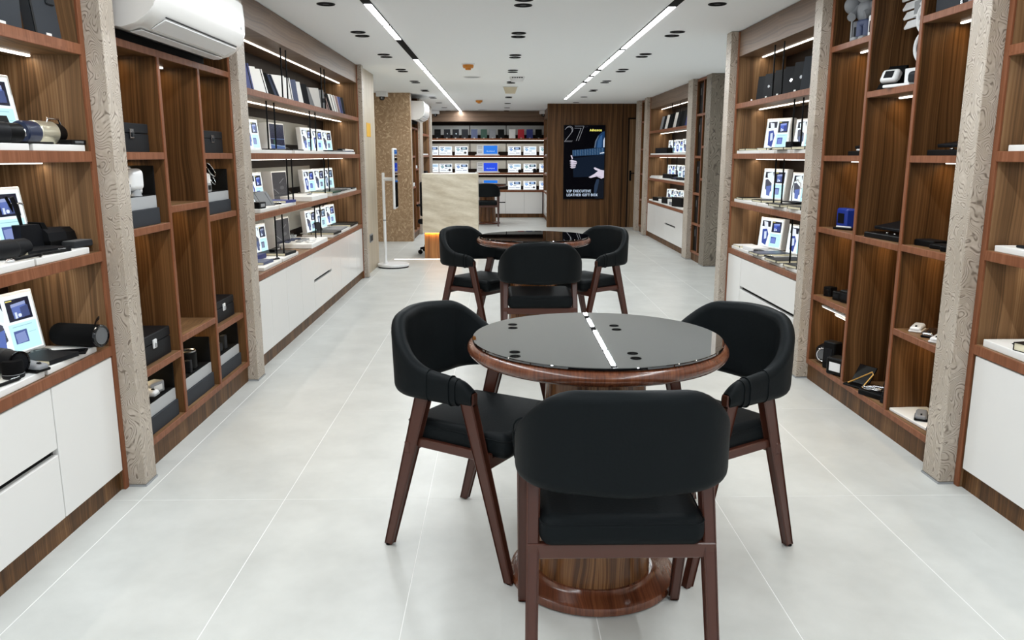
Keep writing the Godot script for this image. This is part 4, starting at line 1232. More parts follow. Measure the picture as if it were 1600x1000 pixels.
func pen(at: Vector3, yaw: float, m: String, label: String) -> Node3D:
	var o := thing("pen", label, "pen", at, yaw, "pens lying on the trays")
	put(o, "barrel", MB.new().lathe([Vector2(0, -0.07), Vector2(0.002, -0.069), Vector2(0.0055, -0.05), Vector2(0.0058, 0.06), Vector2(0.004, 0.068), Vector2(0, 0.068)], 10, lie(Vector3(0, 0.0062, 0))), m)
	put(o, "clip", MB.new().box(Vector3(0.045, 0.0135, 0), Vector3(0.04, 0.0025, 0.004), 0.0008), "steel")
	return o


func flask(at: Vector3, yaw: float, len_: float, r: float, body: String, cap: String, label: String, handle := false) -> Node3D:
	var o := thing("vacuum_flask", label, "flask", at, yaw, "flasks and tubes lying on the shelves")
	put(o, "body", MB.new().lathe([Vector2(0, 0), Vector2(r * 0.9, 0), Vector2(r, r * 0.12), Vector2(r, len_ * 0.68), Vector2(r * 0.93, len_ * 0.71)], 28, lie(Vector3(-len_ / 2, r, 0))), body)
	put(o, "cap", MB.new().lathe([Vector2(r * 0.93, len_ * 0.7), Vector2(r * 0.9, len_ * 0.73), Vector2(r * 0.9, len_ * 0.96), Vector2(r * 0.8, len_), Vector2(0, len_)], 28, lie(Vector3(-len_ / 2, r, 0))), cap)
	if handle: put(o, "handle", MB.new().tube([Vector3(len_ * 0.1, r * 1.95, 0.015), Vector3(len_ * 0.12, r * 2.3, 0.015), Vector3(len_ * 0.4, r * 2.3, 0.015), Vector3(len_ * 0.46, r * 1.8, 0.015)], 0.004, 8), "chrome")
	return o


func slab(called: String, cat_: String, at: Vector3, yaw: float, s: Vector3, m: String, label: String, top := "", group := "") -> Node3D:
	var o := thing(called, label, cat_, at, yaw, group)
	put(o, "body", MB.new().rbox(Vector3(0, s.y / 2, 0), s, minf(s.y * 0.4, 0.006), 2), m)
	if top: put(o, "face", MB.new().box(Vector3(0, s.y + 0.0003, 0), Vector3(s.x * 0.9, 0.0012, s.z * 0.9), 0.0003), top)
	return o


func device(called: String, cat_: String, at: Vector3, yaw: float, s: Vector3, m: String, label: String, plate := "grey_plastic", group := "") -> Node3D:
	var o := thing(called, label, cat_, at, yaw, group)
	put(o, "body", MB.new().box(Vector3(0, s.y / 2, 0), s, minf(s.y, s.x) * 0.08), m)
	put(o, "front_plate", MB.new().box(Vector3(0, s.y * 0.5, s.z / 2 + 0.001), Vector3(s.x * 0.6, s.y * 0.5, 0.003), 0.001), plate)
	return o


func round_speaker(at: Vector3, yaw: float, len_: float, r: float, label: String) -> Node3D:
	var o := thing("portable_speaker", label, "speaker", at, yaw, "")
	var pr := [Vector2(0, 0)]
	for i in 7:
		var a := PI / 2 * i / 6
		pr.append(Vector2(r * (0.72 + 0.28 * sin(a)), r * 0.5 * (1 - cos(a))))
	pr.append_array([Vector2(r, len_ * 0.93), Vector2(r * 0.98, len_ * 0.95)])
	put(o, "fabric_body", MB.new().lathe(pr, 36, lie(Vector3(-len_ / 2, r, 0))), "foam")
	put(o, "end_ring", MB.new().lathe([Vector2(r * 0.98, len_ * 0.945), Vector2(r * 0.99, len_ * 0.98), Vector2(r * 0.9, len_), Vector2(r * 0.74, len_ * 0.985)], 36, lie(Vector3(-len_ / 2, r, 0))), "black_gloss")
	put(o, "end_disc", MB.new().lathe([Vector2(r * 0.75, len_ * 0.985), Vector2(r * 0.6, len_ * 0.975), Vector2(r * 0.2, len_ * 0.985), Vector2(0, len_ * 0.985)], 36, lie(Vector3(-len_ / 2, r, 0))), "mid_grey")
	put(o, "strap", MB.new().tube([Vector3(len_ * 0.36, r * 2.0, 0), Vector3(len_ * 0.42, r * 2.5, 0.0), Vector3(len_ * 0.5, r * 2.75, 0.01), Vector3(len_ * 0.53, r * 2.6, 0.02), Vector3(len_ * 0.46, r * 2.35, 0.02), Vector3(len_ * 0.4, r * 1.98, 0.01)], 0.003, 6), "brown_dark")
	return o


func laptop_box(at: Vector3, print_: String, label: String) -> void:
	var o := thing("lightbox", label, "lightbox", at, 0.0, "lit picture boxes")
	put(o, "frame", MB.new().box(Vector3(0, 0.128, -0.02), Vector3(0.5, 0.226, 0.035), 0.003), "white_plastic")
	for i in 5: put(o, "text_line", MB.new().box(Vector3(-0.17, 0.06 + i * 0.036, -0.002), Vector3(0.1, 0.01, 0.002)), "silver_grey" if i != 2 else "white_board")
	var q := MB.new()
	q.face([Vector3(-0.09, 0.035, 0.0), Vector3(0.23, 0.035, 0.0), Vector3(0.23, 0.222, 0.0), Vector3(-0.09, 0.222, 0.0)], Vector3(0, 0, 1), Transform3D(Basis(), Vector3(0, 0, -0.001)), [Vector2(0, 1), Vector2(1, 1), Vector2(1, 0), Vector2(0, 0)])
	put(o, "lit_picture", q, print_)
	put(o, "keyboard_deck", MB.new().prism([Vector2(-0.29, 0.0), Vector2(0.29, 0.0), Vector2(0.27, 0.022), Vector2(-0.27, 0.022)], -0.03, 0.12), "white_plastic")


func price_tag(at: Vector3, yaw: float, label: String) -> void:
	var o := thing("price_tag", label, "price tag", at, yaw, "small white price tags")
	put(o, "card", MB.new().box(Vector3(0, 0.006, 0), Vector3(0.034, 0.012, 0.003), 0.0008), "white_board")
	put(o, "foot", MB.new().box(Vector3(0, 0.001, -0.006), Vector3(0.034, 0.002, 0.012)), "white_board")


func stock_near_left() -> void:
	var L := "on the nearest left display"
	# top shelf: two leaning folders
	var fo := notebook_up(at_(-1.655, 1.845, 3.125), 88, 0.17, 0.3, 0.035, 6, "folder_grey", "grey leather folder with a black strap clasp, standing on the top left shelf", 0, "grey folders on the nearest top left shelf")
	put(fo, "spine_band", MB.new().box(Vector3(-0.078, 0.15, 0.003), Vector3(0.012, 0.3, 0.002), 0.0, Transform3D(Basis(Vector3(1, 0, 0), deg_to_rad(-6)), Vector3(0, 0.004, 0))), "black")
	put(fo, "strap_clasp", MB.new().box(Vector3(0.045, 0.155, 0.004), Vector3(0.05, 0.075, 0.008), 0.004, Transform3D(Basis(Vector3(1, 0, 0), deg_to_rad(-6)), Vector3(0, 0.004, 0))), "dark_grey")
	slab("clasp_case", "case", at_(-1.67, 1.845, 2.84), 88, Vector3(0.2, 0.31, 0.05), "folder_grey", "grey leather case with a black seam at the left edge of the top left shelf", "")
	price_tag(at_(-1.64, 1.846, 3.1), 90, "tiny white tag before the grey folder with the strap clasp")
	price_tag(at_(-1.64, 1.846, 2.82), 90, "tiny white tag at the left end of the top left shelf")
	# second shelf
	tray(at_(-1.79, 1.437, 2.55), 90, 0.68, 0.3, "left white tray on the second nearest left shelf, under a dark flask")
	tray(at_(-1.79, 1.437, 3.095), 90, 0.36, 0.3, "right white tray on the second nearest left shelf, under the gold flask")
	lightbox(at_(-1.82, 1.463, 2.99), 80, 0.3, 0.25, "print_0", "lit picture box cut by the left picture edge, beside the gold flask")
	var cs := thing("card_stand", "dark slanted card stand between the lit picture and the gold flask", "card stand", at_(-1.78, 1.463, 2.99), 60)
	put(cs, "slanted_board", MB.new().box(Vector3(0, 0.05, 0), Vector3(0.09, 0.12, 0.006), 0.002, Transform3D(Basis(Vector3(1, 0, 0), -0.5), Vector3(0, 0.004, 0))), "black")
	put(cs, "foot", MB.new().box(Vector3(0, 0.004, -0.03), Vector3(0.09, 0.008, 0.09), 0.002), "charcoal")
	var gf := flask(at_(-1.735, 1.463, 3.14), 84, 0.23, 0.042, "navy", "black", "navy and gold flask lying with a black carrier cap and chrome handle", true)
	put(gf, "gold_sleeve", MB.new().lathe([Vector2(0.04, 0), Vector2(0.0445, 0.004), Vector2(0.0445, 0.1), Vector2(0.04, 0.105)], 32, lie(Vector3(-0.045, 0.0425, 0))), "gold")
	var df := flask(at_(-1.7, 1.463, 2.8), 66, 0.18, 0.036, "charcoal", "black", "dark flask with a chrome clip lying at the left picture edge")
	put(df, "chrome_clip", MB.new().tube([Vector3(0.085, 0.05, 0.0), Vector3(0.1, 0.045, 0.012), Vector3(0.098, 0.028, 0.016), Vector3(0.092, 0.02, 0.0)], 0.005, 8), "chrome")
	device("small_box", "gadget", at_(-1.665, 1.463, 3.235), 88, Vector3(0.1, 0.018, 0.05), "black", "small flat black gadget right of the gold flask", "mid_grey")
	slab("card_holder", "card holder", at_(-1.67, 1.463, 2.97), 88, Vector3(0.16, 0.007, 0.06), "black", "flat black card holder before the gold flask")
	# third shelf
	tray(at_(-1.79, 1.038, 2.55), 90, 0.58, 0.3, "left white tray on the third nearest left shelf, under a key ring")
	tray(at_(-1.79, 1.038, 3.04), 90, 0.37, 0.3, "right white tray on the third nearest left shelf, under a notebook and pen")
	lightbox(at_(-1.83, 1.064, 2.99), 80, 0.3, 0.24, "print_0", "lit picture box behind the black pen box")
	var pb := thing("pen_box", "black slanted desk pen box before the lit picture", "pen box", at_(-1.82, 1.064, 3.1), 70)
	put(pb, "box", MB.new().prism([Vector2(-0.055, 0), Vector2(0.07, 0), Vector2(0.03, 0.1), Vector2(-0.05, 0.1)], -0.05, 0.05), "charcoal")
	put(pb, "slanted_side", MB.new().prism([Vector2(0.071, 0), Vector2(0.11, 0), Vector2(0.05, 0.105), Vector2(0.032, 0.105)], -0.055, 0.052), "black_matte")
	for q in [[-0.02, 0.02, "black"], [0.015, 0.0, "charcoal"]]:
		var pn := thing("pen", ["black pen with a looped end standing in the pen box", "grey pen with a curved clip standing in the pen box"][int(q[1] == 0.0)], "pen", at_(-1.82 + q[0], 1.155, 3.07 + q[1]), 70, "pens in the black pen box")
		pn.scale = Vector3.ONE * 1.35
		put(pn, "barrel", MB.new().tube([Vector3(0, 0, 0), Vector3(-0.012, 0.06, 0), Vector3(-0.022, 0.085, 0)], [0.004, 0.007, 0.006], 8), q[2])
		put(pn, "clip", MB.new().tube([Vector3(-0.014, 0.06, 0), Vector3(0.0, 0.068, 0.0), Vector3(0.012, 0.063, 0)], 0.003, 6), "steel")
	var rc := thing("roll_case", "black leather roll case lying behind the open notebook end", "case", at_(-1.765, 1.064, 3.2), 80)
	put(rc, "half_round_body", MB.new().prism([Vector2(-0.045, 0), Vector2(0.045, 0), Vector2(0.048, 0.03), Vector2(0.04, 0.06), Vector2(0.02, 0.078), Vector2(-0.02, 0.078), Vector2(-0.04, 0.06), Vector2(-0.048, 0.03)], -0.075, 0.075, Transform3D(Basis(Vector3.UP, PI / 2), Vector3.ZERO)), "black")
	put(rc, "flap", MB.new().prism([Vector2(-0.047, 0.034), Vector2(0.05, 0.026), Vector2(0.051, 0.036), Vector2(0.042, 0.064), Vector2(0.021, 0.081), Vector2(-0.021, 0.081), Vector2(-0.042, 0.064)], -0.078, 0.02, Transform3D(Basis(Vector3.UP, PI / 2), Vector3.ZERO)), "charcoal")
	slab("power_bank", "power bank", at_(-1.685, 1.064, 3.225), 80, Vector3(0.11, 0.026, 0.06), "dark_grey", "small dark grey power bank at the right end of the tray", "mid_grey")
	notebook_flat(at_(-1.75, 1.064, 3.02), 165, 0.17, 0.2, "charcoal", "charcoal notebook lying before the black pen box", 0.018)
	pen(at_(-1.66, 1.064, 3.0), 78, "black", "black pen beside the charcoal notebook")
	flask(at_(-1.74, 1.064, 2.83), 80, 0.22, 0.034, "charcoal", "charcoal", "dark leather tube case lying at the left picture edge")
	var kr := thing("key_ring", "black braided key ring with metal clips near the tray edge", "key ring", at_(-1.665, 1.064, 2.83), 85)
	put(kr, "strap", MB.new().tube([Vector3(-0.06, 0.007, 0), Vector3(0, 0.009, 0.008), Vector3(0.05, 0.008, 0), Vector3(0.075, 0.008, 0.01), Vector3(0.05, 0.008, 0.02)], 0.0065, 8), "black")
	put(kr, "clip", MB.new().tube([Vector3(-0.06, 0.006, 0), Vector3(-0.08, 0.006, 0.012), Vector3(-0.1, 0.006, 0.004), Vector3(-0.085, 0.006, -0.01), Vector3(-0.06, 0.006, 0)], 0.005, 8), "chrome")
	# counter
	tray(at_(-1.79, 0.64, 2.5), 90, 0.64, 0.3, "left white tray on the nearest left counter, under a grey mouse")
	tray(at_(-1.79, 0.64, 3.02), 90, 0.36, 0.3, "right white tray on the nearest left counter, under a black speaker")
	lightbox(at_(-1.84, 0.666, 3.0), 82, 0.32, 0.24, "print_0", "lit picture box of blue gift sets on the nearest left counter")
	round_speaker(at_(-1.70, 0.666, 3.19), -12, 0.215, 0.046, "black cylindrical speaker with a strap loop on the left counter")
	slab("phone", "phone", at_(-1.69, 0.666, 3.06), 20, Vector3(0.15, 0.009, 0.075), "black", "flat black phone before the cylindrical speaker", "black_gloss")
	var wc := thing("charger_disc", "grey round charging disc beside the lit picture", "charger", at_(-1.79, 0.666, 3.07))
	put(wc, "disc", MB.new().lathe([Vector2(0, 0), Vector2(0.036, 0), Vector2(0.038, 0.004), Vector2(0.036, 0.011), Vector2(0, 0.012)], 28), "mid_grey")
	put(wc, "rubber_ring", MB.new().lathe([Vector2(0.02, 0.0122), Vector2(0.024, 0.0132), Vector2(0.028, 0.0122)], 28), "black")
	notebook_flat(at_(-1.715, 0.666, 2.97), 168, 0.16, 0.15, "charcoal", "charcoal notebook with stitched cover before the phone", 0.017, false)
	var dr := flask(at_(-1.77, 0.666, 2.78), -20, 0.19, 0.045, "dark_grey", "charcoal", "large dark round case with an open end, at the left counter edge")
	put(dr, "open_end", MB.new().lathe([Vector2(0.04, 0.186), Vector2(0.041, 0.192), Vector2(0.034, 0.193), Vector2(0.03, 0.17), Vector2(0, 0.17)], 28, lie(Vector3(-0.095, 0.045, 0))), "black_gloss")
	put(dr, "metal_pin", MB.new().lathe([Vector2(0, 0.17), Vector2(0.008, 0.17), Vector2(0.006, 0.19), Vector2(0, 0.19)], 14, lie(Vector3(-0.095, 0.045, 0))), "chrome")
	var ms := thing("mini_speaker", "small black round fabric speaker on the nearest left counter", "speaker", at_(-1.69, 0.666, 2.72))
	put(ms, "fabric_body", MB.new().lathe([Vector2(0, 0.014), Vector2(0.034, 0.014), Vector2(0.034, 0.052), Vector2(0.03, 0.06), Vector2(0, 0.062)], 32), "foam")
	put(ms, "base_ring", MB.new().lathe([Vector2(0, 0), Vector2(0.033, 0), Vector2(0.035, 0.004), Vector2(0.035, 0.011), Vector2(0.0345, 0.014), Vector2(0, 0.014)], 32), "charcoal")
	put(ms, "light_line", MB.new().lathe([Vector2(0.0345, 0.0135), Vector2(0.0353, 0.0145), Vector2(0.0345, 0.0155)], 32), "silver_grey")
	mouse(at_(-1.675, 0.666, 2.81), 70, "silver_grey", "black", "grey metallic mouse beside the small round speaker")
	pen(at_(-1.66, 0.666, 2.62), 80, "black", "black pen at the bottom left edge of the left counter")
	notebook_flat(at_(-1.78, 0.666, 2.58), 90, 0.16, 0.14, "black", "black notebook cut by the left picture edge on the counter", 0.016)


func stock_left_cubbies() -> void:
	gift_box(ls(0.17, 1.435, 3.7), 90, 0.37, 0.13, 0.26, "black latched gift box on the upper shelf of the near cubby column")
	gift_box(ls(0.17, 1.435, 4.73), 90, 0.36, 0.125, 0.26, "black latched gift box on the upper shelf of the far cubby column")
	gift_box(ls(0.17, 0.462, 3.73), 90, 0.38, 0.135, 0.27, "black gift box with white tag on the low shelf of the near cubby column", "white_plastic")
	gift_box(ls(0.17, 0.46, 4.72), 90, 0.38, 0.125, 0.26, "black gift box with white tag on the low shelf of the far cubby column", "white_plastic")
	var C := [[1.102, 3.71, 0.38, 0.285, "black presentation case holding white headphones and a round white speaker"], [1.094, 4.735, 0.4, 0.26, "black presentation case holding chrome stemware shapes and two pens"],
		[0.135, 3.73, 0.39, 0.3, "black presentation case on the cubby floor holding a white mouse"], [0.135, 4.23, 0.42, 0.3, "black presentation case on the cubby floor holding a black mug"], [0.135, 4.73, 0.4, 0.28, "black presentation case on the cubby floor holding three grey gadgets"]]
	for c in C: case_(ls(0.155, c[0], c[1]), 90, c[2], c[3], 0.26, c[4])
	# what the cases hold
	var y := 1.102 + 0.285 * 0.48 + 0.001
	var hp := thing("headphones", "white over-ear headphones in the black case", "headphones", ls(0.12, y, 3.79), 70)
	put(hp, "headband", MB.new().tube([Vector3(-0.05, 0.06, 0), Vector3(-0.045, 0.1, 0), Vector3(-0.02, 0.126, 0), Vector3(0.02, 0.126, 0), Vector3(0.045, 0.1, 0), Vector3(0.05, 0.06, 0)], 0.008, 8), "white_plastic")
	for s in [-1, 1]: put(hp, "ear_cup", MB.new().rbox(Vector3(s * 0.05, 0.04, 0), Vector3(0.035, 0.078, 0.07), 0.017, 4), "white_plastic")
	var sp := thing("ball_speaker", "round white speaker before the headphones in the black case", "speaker", ls(0.06, y, 3.735), 80)
	put(sp, "disc_body", MB.new().rbox(Vector3(0, 0.074, 0), Vector3(0.1, 0.1, 0.05), 0.049, 6), "white_plastic")
	put(sp, "stand", MB.new().lathe([Vector2(0, 0), Vector2(0.03, 0), Vector2(0.026, 0.012), Vector2(0.02, 0.03), Vector2(0, 0.03)], 24), "grey_plastic")
	for k in 2:
		var ew := thing("white_capsule", ["tall white rounded capsule beside the round white speaker", "white rounded capsule nearest the burl column in the black case"][k], "gadget", ls(0.065, y, 3.655 - k * 0.055), 80, "white capsules in the case")
		put(ew, "body", MB.new().rbox(Vector3(0, 0.036 - k * 0.004, 0), Vector3(0.034, 0.072 - k * 0.008, 0.04), 0.0165, 5), "white_plastic")
		put(ew, "button", MB.new().box(Vector3(0.006, 0.05, 0.0195), Vector3(0.006, 0.012, 0.003), 0.001), "grey_plastic")
	y = 1.094 + 0.26 * 0.48 + 0.001
	for k in 2:
		var cup := thing("chrome_cup", ["larger chrome rimmed cup in the far cubby case", "smaller chrome rimmed cup in the far cubby case"][k], "cup", ls(0.12, y + (0.05 if k == 0 else 0.0), 4.75 + k * 0.05), 90, "chrome cups in the case")
		put(cup, "bowl", MB.new().lathe([Vector2(0, 0.0), Vector2(0.03, 0.004), Vector2(0.04, 0.03), Vector2(0.044, 0.06), Vector2(0.04, 0.06), Vector2(0.034, 0.02), Vector2(0, 0.01)], 24, Transform3D(Basis(Vector3(1, 0, 0), 1.1).scaled(Vector3.ONE * (1.0 - 0.25 * k)), Vector3(0, 0.045, 0))), "black_gloss")
		put(cup, "rim", MB.new().tube(range(24).map(func(i): return Transform3D(Basis(Vector3(1, 0, 0), 1.1).scaled(Vector3.ONE * (1.0 - 0.25 * k)), Vector3(0, 0.045, 0)) * Vector3(0.042 * cos(TAU * i / 24), 0.06, 0.042 * sin(TAU * i / 24))), 0.004, 6, true), "chrome")
		if k == 0: put(cup, "stand", MB.new().box(Vector3(0, -0.012, -0.01), Vector3(0.012, 0.076, 0.01)), "black_matte")
		var pn := thing("pen", ["white pen standing left of the chrome cups", "white pen standing right, before the chrome cups"][k], "pen", ls(0.07, y, 4.68 + k * 0.04), 90, "white pens in the case")
		put(pn, "barrel", MB.new().lathe([Vector2(0, 0), Vector2(0.006, 0), Vector2(0.008, 0.03), Vector2(0, 0.03)], 10), "black")
		put(pn, "cap", MB.new().lathe([Vector2(0.009, 0.03), Vector2(0.009, 0.1), Vector2(0.006, 0.106), Vector2(0, 0.106)], 10), "white_plastic")
	device("gadget_cube", "gadget", ls(0.05, y, 4.625), 90, Vector3(0.07, 0.05, 0.03), "grey_plastic", "small grey cube with a dark face, left of the white pens", "black")
	y = 0.135 + 0.3 * 0.48 + 0.001
	mouse(ls(0.08, y + 0.022, 3.7), 90, "white_plastic", "grey_plastic", "white mouse standing in the near case on the cubby floor")
	device("grey_block", "gadget", ls(0.1, y, 3.82), 75, Vector3(0.1, 0.055, 0.06), "grey_plastic", "pale grey block with cut out letters in the near floor case", "white_board")
	slab("grey_wand", "gadget", ls(0.08, y, 3.62), 90, Vector3(0.03, 0.09, 0.02), "mid_grey", "slim grey wand in the near case on the cubby floor")
	var mg := thing("mug", "black travel mug in the middle case on the cubby floor", "mug", ls(0.1, y, 4.27), 90)
	put(mg, "body", MB.new().lathe([Vector2(0, 0), Vector2(0.045, 0), Vector2(0.05, 0.01), Vector2(0.05, 0.09), Vector2(0.044, 0.095), Vector2(0, 0.095)], 32), "black")
	put(mg, "rim", MB.new().lathe([Vector2(0.046, 0.094), Vector2(0.05, 0.1), Vector2(0.046, 0.104), Vector2(0.04, 0.1)], 32), "steel")
	put(mg, "handle", MB.new().tube([Vector3(0.048, 0.08, 0), Vector3(0.08, 0.075, 0), Vector3(0.085, 0.04, 0), Vector3(0.05, 0.022, 0)], 0.007, 8), "black")
	slab("mini_bottle", "bottle", ls(0.065, y, 4.19), 90, Vector3(0.034, 0.07, 0.034), "charcoal", "short dark bottle before the black travel mug")
	slab("tall_gadget", "gadget", ls(0.07, y, 4.1), 90, Vector3(0.036, 0.12, 0.03), "charcoal", "tall dark gadget left of the black travel mug")
	y = 0.135 + 0.28 * 0.48 + 0.001
	for k in 3: slab("grey_gadget", "gadget", ls(0.075, y, 4.61 + k * 0.085), 85, Vector3(0.05 - k * 0.004, 0.085 - (0.03 if k == 1 else 0.0), 0.03), "dark_grey", ["dark grey gadget nearest in the far floor case", "shortest dark grey gadget in the far floor case", "dark grey gadget farthest in the far floor case"][k], "", "grey gadgets in the case")
	var wedge := thing("white_card", "white folded card on the middle cubby shelf, half behind a divider", "card", ls(0.1, 1.178, 4.06), 80)
	put(wedge, "front_leaf", MB.new().prism([Vector2(-0.07, 0), Vector2(0.06, 0), Vector2(-0.03, 0.16), Vector2(-0.07, 0.16)], -0.002, 0.002), "white_board")
	put(wedge, "rear_leaf", MB.new().box(Vector3(-0.02, 0.06, -0.03), Vector3(0.09, 0.12, 0.004), 0.0, Transform3D(Basis(Vector3(1, 0, 0), 0.2), Vector3(0, 0, -0.004))), "white_board")


func stock_left_display() -> void:
	var W := ["blue", "blue", "white_board", "white_board", "black", "navy", "white_board", "white_board", "slate_blue", "white_board", "dark_folder", "silver_grey", "white_board", "silver_grey", "dusty_pink", "black", "white_board", "white_board", "dusty_pink", "blue", "dark_folder"]
	var names := ["bright blue notebook, first of the row nearest the camera", "blue notebook, second of the row, darker spine", "white notebook right after the two blue ones", "second white notebook after the two blue ones", "black notebook leaning after the first white pair", "navy notebook with a pale edge, leaning after the black one", "broad white notebook before the near support rods", "white notebook with a dark edge beside the near support rods", "slate blue notebook in the middle of the row", "white notebook with a pen loop right of the slate blue one", "dark grey notebook in the middle of the row", "pale grey notebook with a strap leaning in the row", "broad white notebook left of the far support rods", "grey notebook with a round button at the far support rods", "dusty pink notebook just beyond the far support rods", "slim black notebook after the dusty pink one", "white notebook, first of the far white pair", "white notebook, second of the far white pair", "pinkish notebook before the far blue one", "dark blue notebook near the far end of the row", "dark grey notebook, last of the row at the far end"]
	var zs := [5.62, 5.82, 6.0, 6.18, 6.36, 6.5, 6.74, 6.92, 7.1, 7.28, 7.52, 7.72, 7.98, 8.2, 8.4, 8.54, 8.68, 8.82, 8.95, 9.1, 9.24]
	for i in zs.size():
		var lean: float = [12, 12, 16, 16, 24, 24, 8, 8, 7, 10, 10, 20, 6, 6, 18, 18, 14, 14, 12, 10, 8][i]
		notebook_up(ls(0.16, 1.845, zs[i]), 56, 0.16, 0.212, 0.028, lean + 3, W[i], names[i] + ", long left display", [1, 1, 0, 1, 1, 1, 0, 1, 3, 3, 0, 3, 0, 2, 1, 1, 1, 1, 1, 1, 1][i])
	var tiers := [[1.437, "second"], [1.038, "third"], [0.64, "counter"]]
	for ti in 3:
		var y: float = tiers[ti][0]
		var where := ", %s, long left display" % ["second shelf", "third shelf", "counter"][ti]
		for k in 3: tray(ls(0.17, y, [5.75, 6.25, 8.55][k] if ti != 0 else [5.9, 7.1, 8.5][k]), 90, [0.46, 0.46, 1.4][k] if ti != 0 else [1.1, 1.1, 1.5][k], 0.3, ["nearest", "middle", "farthest"][k] + " white tray" + where, 0.025)
		var b := y + 0.0255
		lightbox(ls(0.26, b, 6.27 + 0.02 * ti), 82, 0.26, 0.23, "print_%d" % [0, 1, 2][ti], "lit picture box beside the near burl column" + where, 0.035, 6)
		lightbox(ls(0.27, y, 7.0), 84, 0.34, 0.25, "dark_print_%d" % [0, 1, 1][ti], "deep white box with a dark picture" + where, 0.1, 3)
		for k in 3: lightbox(ls(0.26, b, 8.05 + 0.46 * k), 82, 0.3, 0.225, "print_%d" % ((k + ti) % 4), ["nearest of three", "middle one of three", "farthest of three"][k] + " lit picture boxes" + where, 0.045, 5)
	# small things on the trays
	var b2 := 1.4625
	slab("black_tablet", "tablet", ls(0.09, b2, 6.75), 90, Vector3(0.36, 0.01, 0.1), "black", "flat black tablet before the deep white box, second shelf")
	slab("black_tablet", "tablet", ls(0.08, b2, 8.35), 90, Vector3(0.5, 0.012, 0.1), "black", "flat black tablet before the three lit pictures, second shelf")
	slab("black_pad", "tablet", ls(0.09, b2, 6.2), 90, Vector3(0.3, 0.01, 0.1), "black", "flat black pad before the near lit picture, second shelf")
	device("black_gadget", "gadget", ls(0.16, b2, 9.2), 80, Vector3(0.12, 0.035, 0.05), "charcoal", "small dark gadget at the far end of the second shelf")
	slab("card_holder", "card holder", ls(0.07, b2, 9.12), 90, Vector3(0.12, 0.008, 0.07), "slate_blue", "slate blue card holder at the far end of the second shelf")
	mouse(ls(0.09, b2, 9.27), 100, "white_plastic", "black", "white mouse at the far end of the second shelf")
	b2 = 1.0635
	var ts := thing("tablet_stand", "grey tablet leaning on a black wire stand, third shelf", "tablet stand", ls(0.12, b2, 5.95), 60)
	put(ts, "tablet", MB.new().box(Vector3(0, 0.06, 0), Vector3(0.16, 0.13, 0.008), 0.003, Transform3D(Basis(Vector3(1, 0, 0), -0.7), Vector3(0, 0.004, 0.03))), "mid_grey")
	for s in [-1, 1]: put(ts, "wire_leg", MB.new().tube([Vector3(s * 0.05, 0.005, 0.03), Vector3(s * 0.05, 0.085, -0.035), Vector3(s * 0.05, 0.005, -0.07)], 0.004, 6), "black")
	notebook_flat(ls(0.14, b2, 6.36), 172, 0.24, 0.2, "blue", "bright blue notebook lying on the third shelf", 0.018, false)
	device("black_gadget", "gadget", ls(0.06, b2, 5.62), 80, Vector3(0.1, 0.045, 0.06), "black", "black gadget beside the near burl column, third shelf")
	pen(ls(0.07, b2, 6.05), 60, "black", "black pen on the near tray, third shelf")
	var fb := solo("raised_platform", MB.new().box(Vector3(0, 0.02, 0), Vector3(0.62, 0.04, 0.3), 0.002), "white_board", "thick white platform before the deep white box, third shelf", "display tray", ls(0.15, 1.038, 7.28), 90, "white display trays on the shelves")
	pen(ls(0.1, 1.0785, 7.3), 86, "silver_grey", "grey pen on the thick white platform, third shelf")
	notebook_flat(ls(0.12, b2, 8.05), 176, 0.24, 0.3, "green", "dark green notebook lying before the lit pictures, third shelf", 0.016)
	for k in 3: slab("grey_notebook", "notebook", ls(0.11, b2, 8.45 + 0.3 * k), 90, Vector3(0.22, 0.014, 0.2), ["dark_grey", "mid_grey", "black"][k], ["dark grey notebook right of the green one, third shelf", "mid grey notebook in the far row, third shelf", "black notebook at the far end, third shelf"][k], "", "flat notebooks on the third shelf")
	b2 = 0.6655
	notebook_flat(ls(0.16, b2, 5.75), 176, 0.22, 0.2, "slate_blue", "blue notebook at the near end of the counter", 0.018, false)
	slab("blue_pouch", "pouch", ls(0.22, b2, 6.0), 80, Vector3(0.16, 0.035, 0.1), "blue", "blue pouch behind the blue notebook on the counter")
	pen(ls(0.07, b2, 5.92), 60, "black", "black pen beside the blue notebook on the counter")
	notebook_flat(ls(0.15, b2, 6.3), 174, 0.24, 0.24, "charcoal", "charcoal notebook lying on the near counter tray", 0.02)
	device("pen_case", "pen case", ls(0.17, b2 + 0.0205, 6.36), 90, Vector3(0.2, 0.02, 0.04), "black", "narrow black case on top of the charcoal notebook", "steel")
	slab("usb_stick", "gadget", ls(0.06, b2, 6.42), 60, Vector3(0.07, 0.012, 0.025), "black", "small black stick near the tray edge on the counter")
	var gt := solo("glass_tray", MB.new().box(Vector3(0, 0.02, 0), Vector3(0.62, 0.04, 0.34), 0.004), "white_board", "thick pale platform with clear pieces on the counter", "display tray", ls(0.17, 0.64, 7.2), 90, "white display trays on the shelves")
	var gl := thing("clear_dish", "small clear dish on the counter beside the deep white box", "dish", ls(0.3, 0.681, 7.34))
	put(gl, "bowl", MB.new().lathe([Vector2(0.03, 0), Vector2(0.05, 0.01), Vector2(0.06, 0.035), Vector2(0.057, 0.035), Vector2(0.047, 0.013), Vector2(0, 0.006)], 24), "clear_acrylic")
	put(gl, "foot_ring", MB.new().lathe([Vector2(0.028, 0), Vector2(0.032, 0.002), Vector2(0.03, 0.006)], 24), "silver_grey")
	rng.seed = 19
